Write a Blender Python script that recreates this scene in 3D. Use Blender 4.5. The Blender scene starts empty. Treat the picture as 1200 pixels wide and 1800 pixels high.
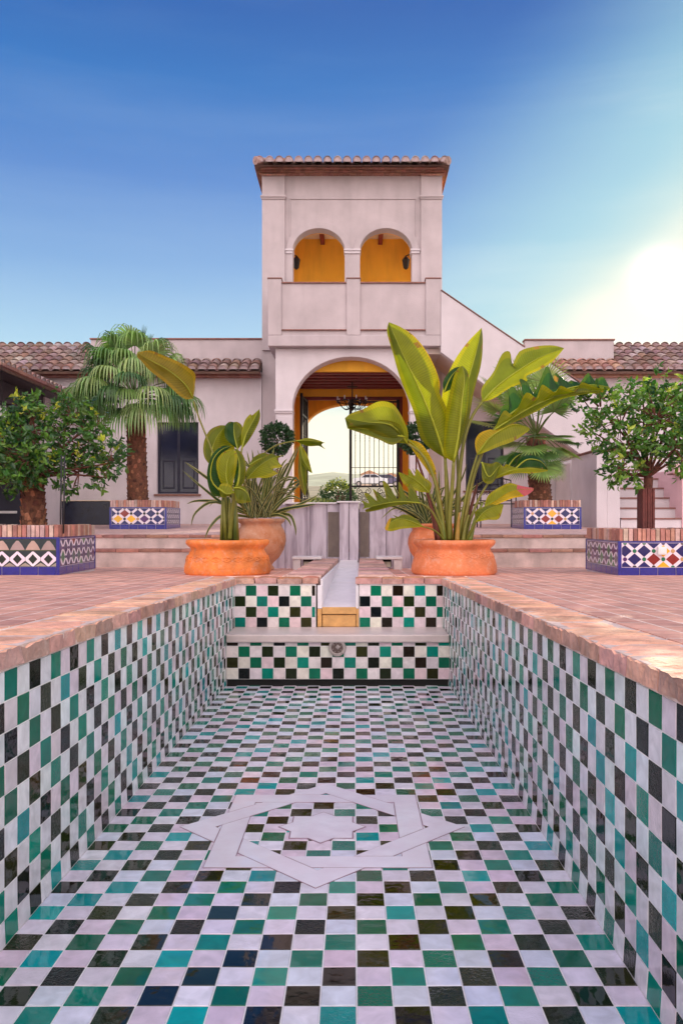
import bpy, math, random
from mathutils import Vector, Matrix, noise
R = math.radians
random.seed(7)
C = bpy.context.scene.collection
SC = bpy.context.scene
F = 1437.0; E = 0.355            # focal length in photo pixels, eye height above the patio
# ---------------------------------------------------------------- camera
cam = bpy.data.cameras.new('camera'); co = bpy.data.objects.new('camera', cam); C.objects.link(co)
cam.sensor_fit = 'VERTICAL'; cam.sensor_height = 36; cam.sensor_width = 24
cam.lens = 36*F/1800; cam.shift_x = -22/1800; cam.shift_y = 15/1800
cam.clip_start = .05; cam.clip_end = 6000
co.location = (0, 0, E); co.rotation_euler = (R(90), 0, 0)
SC.camera = co
# ---------------------------------------------------------------- sky
SUN_AZ = R(20.5); SUN_EL = R(15.6)
sd = Vector((math.sin(SUN_AZ)*math.cos(SUN_EL), math.cos(SUN_AZ)*math.cos(SUN_EL), math.sin(SUN_EL)))
w = bpy.data.worlds.new("World"); SC.world = w; w.use_nodes = True
nt = w.node_tree; nt.nodes.clear(); N = nt.nodes.new; L = nt.links.new
def wm(op, a, b=None, c=None, clamp=False):
    n = N('ShaderNodeMath'); n.operation = op; n.use_clamp = clamp
    for i, v in enumerate((a, b, c)):
        if v is None: continue
        if isinstance(v, (int, float)): n.inputs[i].default_value = v
        else: L(v, n.inputs[i])
    return n.outputs[0]
def wmix(f, a, b, blend='MIX'):
    n = N('ShaderNodeMix'); n.data_type = 'RGBA'; n.blend_type = blend; n.clamp_factor = True
    for s, v in ((n.inputs[0], f), (n.inputs[6], a), (n.inputs[7], b)):
        if isinstance(v, (int, float)): s.default_value = v
        elif isinstance(v, tuple): s.default_value = (*v, 1)
        else: L(v, s)
    return n.outputs[2]
tc = N('ShaderNodeTexCoord'); sx = N('ShaderNodeSeparateXYZ'); L(tc.outputs['Generated'], sx.inputs[0])
ramp = N('ShaderNodeValToRGB'); L(sx.outputs[2], ramp.inputs[0]); cr = ramp.color_ramp
stops = [(0, (1.0, .92, .70)), (.10, (.98, .94, .78)), (.15, (.72, .84, .84)), (.20, (.40, .66, .86)), (.29, (.20, .41, .74)), (.38, (.085, .25, .63)),
         (.47, (.010, .165, .53)), (.54, (.001, .105, .43)), (.75, (.08, .18, .52)), (1, (.16, .26, .55))]
cr.elements[0].position = 0; cr.elements[0].color = (*stops[0][1], 1)
cr.elements[1].position = 1; cr.elements[1].color = (*stops[-1][1], 1)
for p, c in stops[1:-1]:
    e = cr.elements.new(p); e.color = (*c, 1)
def dotn(v):
    n = N('ShaderNodeVectorMath'); n.operation = 'DOT_PRODUCT'; L(tc.outputs['Generated'], n.inputs[0]); n.inputs[1].default_value = v
    return n.outputs['Value']
ds = dotn(tuple(sd))
wide = wm('MULTIPLY', wm('POWER', wm('MAXIMUM', ds, 0), 22), .62)
core = wm('POWER', wm('MAXIMUM', ds, 0), 150)
# a faint diagonal veil of thin cloud running up to the right of the sun
nz = N('ShaderNodeTexNoise'); mp = N('ShaderNodeMapping'); L(tc.outputs['Generated'], mp.inputs[0])
mp.inputs['Rotation'].default_value = (0, R(-35), 0); mp.inputs['Scale'].default_value = (1.0, 1.0, 5.0)
L(mp.outputs[0], nz.inputs['Vector']); nz.inputs['Scale'].default_value = 1.6; nz.inputs['Detail'].default_value = 3
front = wm('SUBTRACT', wm('MULTIPLY_ADD', sx.outputs[0], .9, .148), sx.outputs[2])
front = wm('MULTIPLY_ADD', wm('SUBTRACT', nz.outputs[0], .5), .12, front)
def sstep(v, a, b):
    n = N('ShaderNodeMapRange'); n.interpolation_type = 'SMOOTHSTEP'; n.inputs[1].default_value = a; n.inputs[2].default_value = b; L(v, n.inputs[0]); return n.outputs[0]
sn = N('ShaderNodeTexNoise'); sm = N('ShaderNodeMapping'); L(tc.outputs['Generated'], sm.inputs[0]); sm.inputs['Rotation'].default_value = (0, R(32), R(8)); sm.inputs['Scale'].default_value = (.8, 1.0, 7.0)
L(sm.outputs[0], sn.inputs['Vector']); sn.inputs['Scale'].default_value = 2.2; sn.inputs['Detail'].default_value = 5; sn.inputs['Roughness'].default_value = .55
base = wmix(wm('MULTIPLY', sstep(sn.outputs[0], .42, .72), .09), ramp.outputs[0], (.45, .62, .86))
col = wmix(wm('MULTIPLY', sstep(front, -.22, .09), .90), base, (.36, .66, .76))
col = wmix(wm('MULTIPLY', wm('MULTIPLY', sstep(sn.outputs[0], .45, .70), sstep(front, -.15, .05)), .20), col, (.85, .92, .88))
near_sun = wm('POWER', wm('MAXIMUM', ds, 0), 3)
col = wmix(wm('MULTIPLY', sstep(front, .03, .21), near_sun), col, (.80, .90, .76))
col = wmix(wm('MULTIPLY', sstep(front, .10, .27), near_sun), col, (.97, .93, .76))
col = wmix(wm('MULTIPLY', sstep(front, .10, .24), wm('POWER', wm('MAXIMUM', ds, 0), 6)), col, (.99, .96, .90))
low = wm('MULTIPLY', sstep(wm('MULTIPLY', sx.outputs[2], -1), -.17, -.09), sstep(sx.outputs[0], -.22, -.05))
col = wmix(low, col, (1.18, 1.10, .84))
hot = wm('POWER', wm('MAXIMUM', ds, 0), 4500)
col = wmix(hot, col, (2.4, 2.2, 1.9))
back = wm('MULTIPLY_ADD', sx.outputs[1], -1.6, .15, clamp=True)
col = wmix(back, col, (2.45, 2.12, 2.08))  # unseen sky behind the camera, brightened to light the facade
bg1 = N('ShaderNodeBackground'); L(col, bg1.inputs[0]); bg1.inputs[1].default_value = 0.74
sky = N('ShaderNodeTexSky'); sky.sky_type = 'NISHITA'; sky.sun_disc = False; sky.sun_elevation = SUN_EL; sky.sun_rotation = SUN_AZ
bg2 = N('ShaderNodeBackground'); L(sky.outputs[0], bg2.inputs[0]); bg2.inputs[1].default_value = 0.002
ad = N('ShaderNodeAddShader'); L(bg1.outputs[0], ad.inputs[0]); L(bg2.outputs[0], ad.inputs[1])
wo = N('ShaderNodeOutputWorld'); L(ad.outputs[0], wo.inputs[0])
sun = bpy.data.lights.new('sun', 'SUN'); sun.energy = 4.0; sun.angle = R(.6); sun.color = (1, .84, .62)
so = bpy.data.objects.new('sun', sun); C.objects.link(so)
so.rotation_euler = (-sd).to_track_quat('-Z', 'Y').to_euler()
SC.view_settings.view_transform = 'Standard'; SC.view_settings.look = 'None'
SC.view_settings.exposure = 0.47; SC.view_settings.gamma = 1
SC.cycles.max_bounces = 8; SC.cycles.transparent_max_bounces = 8

# ---------------------------------------------------------------- helpers
def X(px, d): return (px-622)*d/F
def Z(py, d): return E+(915-py)*d/F
def W(px, py, d): return Vector((X(px, d), d, Z(py, d)))
def deckz(y): return -.025*y
def platz(y): return .147+(y-11.5)*.0172
def floorz(y): return E-1.37-.018*y
MATS = {}
def mat(name, col, rough=.6, var=.0, vscale=3., bump=.0, bscale=40., attr=False, metal=0., spec=.5, trans=0., coat=0., extra=None, var2=None):
    if name in MATS: return MATS[name]
    m = bpy.data.materials.new(name); m.use_nodes = True; t = m.node_tree; n = t.nodes; l = t.links
    b = n['Principled BSDF']; b.inputs['Roughness'].default_value = rough; b.inputs['Metallic'].default_value = metal
    b.inputs['Specular IOR Level'].default_value = spec; b.inputs['Coat Weight'].default_value = coat; b.inputs['Coat Roughness'].default_value = .05
    tcn = n.new('ShaderNodeTexCoord'); src = None
    if attr:
        a = n.new('ShaderNodeAttribute'); a.attribute_name = 'Col'; src = a.outputs['Color']
    if var > 0:
        z = n.new('ShaderNodeTexNoise'); z.inputs['Scale'].default_value = vscale; z.inputs['Detail'].default_value = 6; z.inputs['Roughness'].default_value = .6
        l.new(tcn.outputs['Object'], z.inputs['Vector'])
        mr = n.new('ShaderNodeMapRange'); mr.inputs[1].default_value = .3; mr.inputs[2].default_value = .7; l.new(z.outputs[0], mr.inputs[0])
        mx = n.new('ShaderNodeMix'); mx.data_type = 'RGBA'; l.new(mr.outputs[0], mx.inputs[0])
        if src is not None:
            mx.blend_type = 'MULTIPLY'; mx.inputs[0].default_value = 1; t.links.remove(mx.inputs[0].links[0])
            rp = n.new('ShaderNodeMapRange'); rp.inputs[1].default_value = .3; rp.inputs[2].default_value = .7; rp.inputs[3].default_value = 1-var; rp.inputs[4].default_value = 1+var
            l.new(z.outputs[0], rp.inputs[0]); l.new(src, mx.inputs[6]); l.new(rp.outputs[0], mx.inputs[7])
        else:
            c2 = var2 or tuple(c*(1+var) for c in col)
            mx.inputs[6].default_value = (*[c*(1-var) for c in col], 1); mx.inputs[7].default_value = (*c2, 1)
        src = mx.outputs[2]
    if extra: src = extra(m, n, l, tcn, src)
    if src is not None: l.new(src, b.inputs['Base Color'])
    else: b.inputs['Base Color'].default_value = (*col, 1)
    if bump > 0:
        z2 = n.new('ShaderNodeTexNoise'); z2.inputs['Scale'].default_value = bscale; z2.inputs['Detail'].default_value = 5
        l.new(tcn.outputs['Object'], z2.inputs['Vector'])
        bp = n.new('ShaderNodeBump'); bp.inputs['Strength'].default_value = bump; bp.inputs['Distance'].default_value = .01
        l.new(z2.outputs[0], bp.inputs['Height']); l.new(bp.outputs[0], b.inputs['Normal'])
    if trans > 0:
        tr = n.new('ShaderNodeBsdfTranslucent'); ms = n.new('ShaderNodeMixShader'); ms.inputs[0].default_value = trans
        if src is not None:
            br = n.new('ShaderNodeMix'); br.data_type = 'RGBA'; br.blend_type = 'MULTIPLY'; br.inputs[0].default_value = 1
            l.new(src, br.inputs[6]); br.inputs[7].default_value = (2.2, 2.4, 1.0, 1); l.new(br.outputs[2], tr.inputs[0])
        else: tr.inputs[0].default_value = (*[min(1, c*2) for c in col], 1)
        l.new(b.outputs[0], ms.inputs[1]); l.new(tr.outputs[0], ms.inputs[2]); l.new(ms.outputs[0], n['Material Output'].inputs[0])
    MATS[name] = m; return m

class MB:
    def __init__(s): s.v = []; s.f = []; s.m = []; s.uv = []; s.c = []; s.marks = []
    def add(s, vs, fs, m=0, col=None, uvs=None):
        o = len(s.v); s.v += [tuple(v) for v in vs]; s.marks.append((o, len(s.f)))
        for i, f in enumerate(fs):
            s.f.append([o+k for k in f]); s.m.append(m); s.c.append(col)
            s.uv.append([uvs[k] for k in f] if uvs else None)
        return s
    def box(s, x0, x1, y0, y1, z0, z1, m=0, col=None):
        return s.add([(x0,y0,z0),(x1,y0,z0),(x1,y1,z0),(x0,y1,z0),(x0,y0,z1),(x1,y0,z1),(x1,y1,z1),(x0,y1,z1)],
              [(0,3,2,1),(4,5,6,7),(0,1,5,4),(1,2,6,5),(2,3,7,6),(3,0,4,7)], m, col)
    def sbox(s, x0, x1, y0, y1, fz0, fz1, m=0, col=None):      # box whose bottom and top follow functions of y
        return s.add([(x0,y0,fz0(y0)),(x1,y0,fz0(y0)),(x1,y1,fz0(y1)),(x0,y1,fz0(y1)),(x0,y0,fz1(y0)),(x1,y0,fz1(y0)),(x1,y1,fz1(y1)),(x0,y1,fz1(y1))],
              [(0,3,2,1),(4,5,6,7),(0,1,5,4),(1,2,6,5),(2,3,7,6),(3,0,4,7)], m, col)
    def obox(s, c, size, rot=None, m=0, col=None):
        M = rot if rot is not None else Matrix.Identity(3); h = [k/2 for k in size]; c = Vector(c)
        P = [c+M@Vector((sx_*h[0], sy*h[1], sz*h[2])) for sz in (-1,1) for sx_, sy in ((-1,-1),(1,-1),(1,1),(-1,1))]
        return s.add(P, [(0,3,2,1),(4,5,6,7),(0,1,5,4),(1,2,6,5),(2,3,7,6),(3,0,4,7)], m, col)
    def prism(s, pts, y0, y1, m=0, col=None):                  # outline in x-z, extruded along y
        n = len(pts)
        return s.add([(x,y0,z) for x, z in pts]+[(x,y1,z) for x, z in pts],
              [tuple(range(n)), tuple(range(2*n-1, n-1, -1))]+[(i,i+n,(i+1)%n+n,(i+1)%n) for i in range(n)], m, col)
    def prismx(s, pts, x0, x1, m=0, col=None):                 # outline in y-z, extruded along x
        n = len(pts)
        return s.add([(x0,y,z) for y, z in pts]+[(x1,y,z) for y, z in pts],
              [tuple(range(n)), tuple(range(2*n-1, n-1, -1))]+[(i,i+n,(i+1)%n+n,(i+1)%n) for i in range(n)], m, col)
    def tube(s, P, r, n=6, m=0, col=None, flat=1.0):
        P = [Vector(p) for p in P]; k = len(P)
        r = [r]*k if isinstance(r, (int, float)) else r
        vs = []; u = None
        for i, p in enumerate(P):
            t = (P[min(i+1,k-1)]-P[max(i-1,0)]).normalized()
            if u is None:
                u = t.cross(Vector((0,1,0)));
                if u.length < .1: u = t.cross(Vector((1,0,0)))
            u = (u-t*u.dot(t)).normalized(); w_ = t.cross(u)
            for j in range(n):
                a = 2*math.pi*j/n; vs.append(p+(u*math.cos(a)+w_*math.sin(a)*flat)*r[i])
        fs = [(i*n+j, i*n+(j+1)%n, (i+1)*n+(j+1)%n, (i+1)*n+j) for i in range(k-1) for j in range(n)]
        fs += [tuple(range(n-1,-1,-1)), tuple((k-1)*n+j for j in range(n))]
        return s.add(vs, fs, m, col)
    def lathe(s, prof, c, n=32, m=0, col=None, wob=None):
        vs = []; c = Vector(c)
        for i, (r, z) in enumerate(prof):
            for j in range(n):
                a = 2*math.pi*j/n; rr = r*(1+(wob(a, z) if wob else 0)); vs.append(c+Vector((rr*math.cos(a), rr*math.sin(a), z)))
        k = len(prof)
        fs = [(i*n+j, i*n+(j+1)%n, (i+1)*n+(j+1)%n, (i+1)*n+j) for i in range(k-1) for j in range(n)]
        fs += [tuple(range(n-1,-1,-1)), tuple((k-1)*n+j for j in range(n))]
        return s.add(vs, fs, m, col)
    def build_each(s, name, mats, parent=None, per=1, **k):   # every PER pieces become one part
        out = []; marks = s.marks[::per]+[(len(s.v), len(s.f))]
        for (v0, f0), (v1, f1) in zip(marks, marks[1:]):
            q = MB(); q.v = s.v[v0:v1]; q.f = [[i-v0 for i in f] for f in s.f[f0:f1]]; q.m = s.m[f0:f1]; q.c = s.c[f0:f1]; q.uv = s.uv[f0:f1]
            out.append(q.build(name, mats, parent, **k))
        return out
    def build(s, name, mats, parent=None, smooth=False, bevel=0, flip=False):
        me = bpy.data.meshes.new(name); org = Vector((0,0,0))
        if parent is not None: org = Vector(parent['org'])
        me.from_pydata([Vector(v)-org for v in s.v], [], s.f)
        mats = mats if isinstance(mats, (list, tuple)) else [mats]
        for q in mats: me.materials.append(q)
        me.polygons.foreach_set('material_index', s.m)
        if any(c is not None for c in s.c):
            at = me.color_attributes.new('Col', 'FLOAT_COLOR', 'CORNER'); buf = []
            for f, c in zip(s.f, s.c): buf += [*(c or (.5,.5,.5)), 1.0]*len(f)
            at.data.foreach_set('color', buf)
        if any(u is not None for u in s.uv):
            ul = me.uv_layers.new(name='UVMap'); buf = []
            for f, u in zip(s.f, s.uv):
                for k in range(len(f)): buf += list(u[k]) if u else [0, 0]
            ul.data.foreach_set('uv', buf)
        if smooth: me.polygons.foreach_set('use_smooth', [True]*len(me.polygons))
        me.update()
        o = bpy.data.objects.new(name, me); C.objects.link(o)
        if parent is not None: o.parent = parent
        if bevel:
            bv = o.modifiers.new('bevel', 'BEVEL'); bv.width = bevel; bv.segments = 2; bv.limit_method = 'ANGLE'
        return o
def tag(o, label, cat, group=None):
    o['label'] = label; o['category'] = cat
    if group: o['group'] = group
    return o
def thing(name, loc, label, cat, group=None):
    o = bpy.data.objects.new(name, None); C.objects.link(o); o.location = loc; o['org'] = tuple(loc); o.empty_display_size = .2
    return tag(o, label, cat, group)
def structure(o): o['kind'] = 'structure'; return o
def sub(child, parent):      # make an already built part (same origin) a sub-part
    child.parent = parent; return child
def rnd(a, b): return random.uniform(a, b)
def jit(c, a): k = 1+rnd(-a, a); return tuple(max(0, x*k*(1+rnd(-a, a)*.35)) for x in c)
def cr_spline(P, n):
    P = [Vector(p) for p in P]; k = len(P)-1; out = []
    for i in range(n+1):
        u = i/n*k; j = min(int(u), k-1); t = u-j
        p0, p1, p2, p3 = P[max(j-1,0)], P[j], P[j+1], P[min(j+2,k)]
        out.append(.5*((2*p1)+(p2-p0)*t+(2*p0-5*p1+4*p2-p3)*t*t+(3*p1-p0-3*p2+p3)*t**3))
    return out

# ---------------------------------------------------------------- materials
def stucco_extra(dark):
    def f(m, n, l, tcn, src):   # rain streaks: noise stretched downwards
        mp = n.new('ShaderNodeMapping'); l.new(tcn.outputs['Object'], mp.inputs[0]); mp.inputs['Scale'].default_value = (2.6, 2.6, .5)
        z = n.new('ShaderNodeTexNoise'); z.inputs['Scale'].default_value = 1.5; z.inputs['Detail'].default_value = 7; l.new(mp.outputs[0], z.inputs['Vector'])
        r = n.new('ShaderNodeMapRange'); r.inputs[1].default_value = .45; r.inputs[2].default_value = .75; r.inputs[3].default_value = 1; r.inputs[4].default_value = dark
        l.new(z.outputs[0], r.inputs[0])
        x = n.new('ShaderNodeMix'); x.data_type = 'RGBA'; x.blend_type = 'MULTIPLY'; x.inputs[0].default_value = 1
        l.new(src, x.inputs[6]); l.new(r.outputs[0], x.inputs[7]); return x.outputs[2]
    return f

def bloom_extra(m, n, l, tcn, src):      # lime bloom and damp stains
    z = n.new('ShaderNodeTexNoise'); z.inputs['Scale'].default_value = 14; z.inputs['Detail'].default_value = 9; z.inputs['Roughness'].default_value = .78; l.new(tcn.outputs['Object'], z.inputs['Vector'])
    r = n.new('ShaderNodeMapRange'); r.inputs[1].default_value = .52; r.inputs[2].default_value = .74; r.inputs[3].default_value = 0; r.inputs[4].default_value = .62; l.new(z.outputs[0], r.inputs[0])
    x = n.new('ShaderNodeMix'); x.data_type = 'RGBA'; l.new(r.outputs[0], x.inputs[0]); l.new(src, x.inputs[6]); x.inputs[7].default_value = (.68,.52,.45,1)
    z2 = n.new('ShaderNodeTexNoise'); z2.inputs['Scale'].default_value = 3.3; z2.inputs['Detail'].default_value = 7; l.new(tcn.outputs['Object'], z2.inputs['Vector'])
    r2 = n.new('ShaderNodeMapRange'); r2.inputs[1].default_value = .48; r2.inputs[2].default_value = .68; r2.inputs[3].default_value = 1; r2.inputs[4].default_value = .62; l.new(z2.outputs[0], r2.inputs[0])
    y = n.new('ShaderNodeMix'); y.data_type = 'RGBA'; y.blend_type = 'MULTIPLY'; y.inputs[0].default_value = 1; l.new(x.outputs[2], y.inputs[6]); l.new(r2.outputs[0], y.inputs[7])
    return y.outputs[2]
stucco = mat('stucco', (.50,.435,.455), .85, .12, 1.6, .4, 45, extra=stucco_extra(.88))
stucco_white = mat('white_stucco', (.63,.575,.61), .85, .10, 1.4, .35, 45, extra=stucco_extra(.94))
cream = mat('cream_stucco', (.80,.68,.52), .85, .05, 1.5, .3, 60, extra=stucco_extra(.9))
ochre = mat('ochre_plaster', (.95,.50,.04), .8, .05, 1.6, .3, 50, extra=stucco_extra(.8))
brickcap = mat('brick', (.36,.16,.12), .8, .25, 14, .6, 80, attr=True)
tile_clay = mat('roof_tile_clay', (.3,.2,.18), .85, .30, 9, .6, 60, attr=True)
mortar = mat('mortar', (.55,.44,.45), .9, .15, 20, .5, 90)
wood_dark = mat('dark_red_wood', (.19,.016,.016), .55, .25, 12, .3, 60)
iron = mat('wrought_iron', (.02,.016,.018), .45, metal=.6, bump=.2, bscale=90)
glass_dark = mat('dark_glass', (.012,.014,.035), .12, .3, 2)
shutter = mat('navy_shutter', (.008,.008,.028), .45, .2, 8)
marble = mat('grey_marble', (.56,.50,.58), .38, .0)
terracotta = mat('terracotta', (.78,.22,.045), .72, .22, 9, .8, 45, extra=bloom_extra)
terracotta_pale = mat('weathered_terracotta', (.70,.22,.07), .85, .3, 4, .8, 50, var2=(.66,.36,.24), extra=bloom_extra)
soil = mat('soil', (.05,.03,.02), .95, .4, 30, .9, 40)
cobalt = mat('cobalt_tile', (.018,.022,.23), .15, .2, 10, .15, 12, coat=.5)
mosaic = mat('mosaic_tile', (.5,.5,.5), .16, .08, 14, .15, 14, attr=True, coat=.4)
black_gap = mat('painted_slot_shade', (.02,.02,.02), .6)
plinth = mat('navy_plinth_tile', (.008,.012,.03), .2, .3, 6, .1, 8)
whitestone = mat('white_stone', (.74,.70,.74), .5, .08, 8, .2, 30)
sandstone = mat('ochre_stone', (.62,.34,.12), .7, .22, 10, .5, 30)
nickel = mat('weathered_metal', (.42,.36,.34), .4, .3, 60, .5, 80, metal=.5)
nickel_dark = mat('dark_bronze', (.14,.10,.09), .45, .3, 60, .5, 80, metal=.5)
bark = mat('bark', (.13,.045,.03), .9, .5, 22, 1.0, 45)
bark_palm = mat('palm_fibre', (.17,.065,.035), .95, .4, 25, 1.0, 50, attr=True)
rubber = mat('black_rubber', (.012,.012,.016), .5)
plastic = mat('white_plastic', (.75,.75,.75), .4)

def marble_vein(m_):
    t = m_.node_tree; n = t.nodes; l = t.links
    tcn = n.new('ShaderNodeTexCoord'); mp = n.new('ShaderNodeMapping'); mp.inputs['Scale'].default_value = (4.5, 4.5, .8); mp.inputs['Rotation'].default_value = (0, R(9), 0)
    l.new(tcn.outputs['Object'], mp.inputs[0])
    z = n.new('ShaderNodeTexNoise'); z.inputs['Scale'].default_value = 2.2; z.inputs['Detail'].default_value = 9; z.inputs['Distortion'].default_value = 1.2; l.new(mp.outputs[0], z.inputs['Vector'])
    r = n.new('ShaderNodeValToRGB'); l.new(z.outputs[0], r.inputs[0])
    e = r.color_ramp.elements; e[0].position = .3; e[0].color = (.30,.25,.32,1); e[1].position = .62; e[1].color = (.64,.58,.68,1)
    q = e.new(.47); q.color = (.50,.44,.53,1)
    l.new(r.outputs[0], n['Principled BSDF'].inputs['Base Color'])
marble_vein(marble)
brownslate = mat('brown_slate', (.17,.135,.12), .6, .15, 12, .2, 30)

def leafmat(name, trans, rough=.38, spec=.5):
    def ex(m, n, l, tcn, src):
        uv = n.new('ShaderNodeUVMap'); s = n.new('ShaderNodeSeparateXYZ'); l.new(uv.outputs[0], s.inputs[0])
        # ribs slant off the midrib: v + .35|u|
        a = n.new('ShaderNodeMath'); a.operation = 'ABSOLUTE'; l.new(s.outputs[0], a.inputs[0])
        b = n.new('ShaderNodeMath'); b.operation = 'MULTIPLY_ADD'; l.new(a.outputs[0], b.inputs[0]); b.inputs[1].default_value = -.10; l.new(s.outputs[1], b.inputs[2])
        c = n.new('ShaderNodeMath'); c.operation = 'MULTIPLY'; l.new(b.outputs[0], c.inputs[0]); c.inputs[1].default_value = 260
        d = n.new('ShaderNodeMath'); d.operation = 'SINE'; l.new(c.outputs[0], d.inputs[0])
        z = n.new('ShaderNodeTexNoise'); z.inputs['Scale'].default_value = 7; z.inputs['Detail'].default_value = 5; l.new(tcn.outputs['Object'], z.inputs['Vector'])
        k = n.new('ShaderNodeMath'); k.operation = 'MULTIPLY_ADD'; l.new(d.outputs[0], k.inputs[0]); k.inputs[1].default_value = .10; k.inputs[2].default_value = .62
        k2 = n.new('ShaderNodeMath'); k2.operation = 'MULTIPLY_ADD'; l.new(z.outputs[0], k2.inputs[0]); k2.inputs[1].default_value = .75; l.new(k.outputs[0], k2.inputs[2])
        x = n.new('ShaderNodeMix'); x.data_type = 'RGBA'; x.blend_type = 'MULTIPLY'; x.inputs[0].default_value = 1
        l.new(src, x.inputs[6]); l.new(k2.outputs[0], x.inputs[7])
        bp = n.new('ShaderNodeBump'); bp.inputs['Strength'].default_value = .35; bp.inputs['Distance'].default_value = .004; l.new(d.outputs[0], bp.inputs['Height'])
        l.new(bp.outputs[0], n['Principled BSDF'].inputs['Normal'])
        return x.outputs[2]
    return mat(name, (.1,.15,.02), rough, attr=True, trans=trans, spec=spec, extra=ex)
leaf_big = leafmat('broad_leaf', .40, rough=.38, spec=.28)
leaf_small = mat('citrus_leaf', (.05,.12,.02), .32, attr=True, trans=.18, spec=.5)
leaf_palm = mat('palm_leaf', (.05,.12,.03), .5, attr=True, trans=.2)
stalk = mat('stalk', (.2,.2,.03), .5, .2, 12, attr=True)

# glazed tiles: slightly uneven handmade glaze
def glaze_mat(name, ior):
    m = bpy.data.materials.new(name); m.use_nodes = True; t = m.node_tree; n = t.nodes; l = t.links
    b = n['Principled BSDF']; b.inputs['Roughness'].default_value = .05; b.inputs['Specular IOR Level'].default_value = .5; b.inputs['IOR'].default_value = ior
    a = n.new('ShaderNodeAttribute'); a.attribute_name = 'Col'
    tcn = n.new('ShaderNodeTexCoord')
    z = n.new('ShaderNodeTexNoise'); z.inputs['Scale'].default_value = 16; z.inputs['Detail'].default_value = 5; z.inputs['Distortion'].default_value = .6; l.new(tcn.outputs['Object'], z.inputs['Vector'])
    mr = n.new('ShaderNodeMapRange'); mr.inputs[1].default_value = .3; mr.inputs[2].default_value = .7; mr.inputs[3].default_value = .86; mr.inputs[4].default_value = 1.14; l.new(z.outputs[0], mr.inputs[0])
    x = n.new('ShaderNodeMix'); x.data_type = 'RGBA'; x.blend_type = 'MULTIPLY'; x.inputs[0].default_value = 1; l.new(a.outputs[0], x.inputs[6]); l.new(mr.outputs[0], x.inputs[7])
    l.new(x.outputs[2], b.inputs['Base Color'])
    z1 = n.new('ShaderNodeTexNoise'); z1.inputs['Scale'].default_value = 11; z1.inputs['Detail'].default_value = 2; l.new(tcn.outputs['Object'], z1.inputs['Vector'])
    z2 = n.new('ShaderNodeTexNoise'); z2.inputs['Scale'].default_value = 75; z2.inputs['Detail'].default_value = 3; z2.inputs['Distortion'].default_value = 1.0; l.new(tcn.outputs['Object'], z2.inputs['Vector'])
    # only some tiles carry strong ripples: the per-tile amount sits in a second attribute
    at = n.new('ShaderNodeAttribute'); at.attribute_name = 'Rip'
    mu = n.new('ShaderNodeMath'); mu.operation = 'MULTIPLY'; l.new(z2.outputs[0], mu.inputs[0]); l.new(at.outputs['Fac'], mu.inputs[1])
    ma = n.new('ShaderNodeMath'); ma.operation = 'MULTIPLY_ADD'; l.new(z1.outputs[0], ma.inputs[0]); ma.inputs[1].default_value = .55; l.new(mu.outputs[0], ma.inputs[2])
    bp = n.new('ShaderNodeBump'); bp.inputs['Strength'].default_value = .7; bp.inputs['Distance'].default_value = .005; l.new(ma.outputs[0], bp.inputs['Height'])
    l.new(bp.outputs[0], b.inputs['Normal'])
    return m
glaze = glaze_mat('glazed_tile', 1.27); glaze_floor = glaze_mat('glossy_glazed_tile', 1.48)
grout = mat('grout', (.82,.78,.78), .7, .16, 3, .3, 90)

# ================================================================ ground, patio, pool
def brick_floor(name, c1, c2, mo, bw, rh, rot=0, mortar_=.02):
    def ex(m, n, l, tcn, src):
        mp = n.new('ShaderNodeMapping'); l.new(tcn.outputs['Object'], mp.inputs[0]); mp.inputs['Rotation'].default_value = (0, 0, rot)
        dn = n.new('ShaderNodeTexNoise'); dn.inputs['Scale'].default_value = 3; l.new(tcn.outputs['Object'], dn.inputs['Vector'])
        ma = n.new('ShaderNodeMix'); ma.data_type = 'VECTOR'; ma.inputs[0].default_value = .012; l.new(mp.outputs[0], ma.inputs[4]); l.new(dn.outputs[1], ma.inputs[5])
        br = n.new('ShaderNodeTexBrick'); l.new(ma.outputs[1], br.inputs['Vector'])
        br.inputs['Color1'].default_value = (*c1, 1); br.inputs['Color2'].default_value = (*c2, 1); br.inputs['Mortar'].default_value = (*mo, 1)
        br.inputs['Scale'].default_value = 1; br.inputs['Brick Width'].default_value = bw; br.inputs['Row Height'].default_value = rh
        br.inputs['Mortar Size'].default_value = mortar_/2; br.inputs['Mortar Smooth'].default_value = .3; br.inputs['Bias'].default_value = 0
        z = n.new('ShaderNodeTexNoise'); z.inputs['Scale'].default_value = 5; z.inputs['Detail'].default_value = 8; z.inputs['Roughness'].default_value = .7; l.new(tcn.outputs['Object'], z.inputs['Vector'])
        r = n.new('ShaderNodeMapRange'); r.inputs[1].default_value = .3; r.inputs[2].default_value = .7; r.inputs[3].default_value = .66; r.inputs[4].default_value = 1.3; l.new(z.outputs[0], r.inputs[0])
        x = n.new('ShaderNodeMix'); x.data_type = 'RGBA'; x.blend_type = 'MULTIPLY'; x.inputs[0].default_value = 1; l.new(br.outputs[0], x.inputs[6]); l.new(r.outputs[0], x.inputs[7])
        bp = n.new('ShaderNodeBump'); bp.inputs['Strength'].default_value = .8; bp.inputs['Distance'].default_value = .006; bp.invert = True
        mm = n.new('ShaderNodeMath'); mm.operation = 'MULTIPLY_ADD'; l.new(z.outputs[0], mm.inputs[0]); mm.inputs[1].default_value = -.8; l.new(br.outputs['Fac'], mm.inputs[2])
        l.new(mm.outputs[0], bp.inputs['Height']); l.new(bp.outputs[0], n['Principled BSDF'].inputs['Normal'])
        return x.outputs[2]
    return mat(name, c1, .7, extra=ex)
paving = brick_floor('terracotta_paving', (.76,.38,.28), (.58,.28,.22), (.88,.66,.57), .28, .14, R(90), .014)
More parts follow.
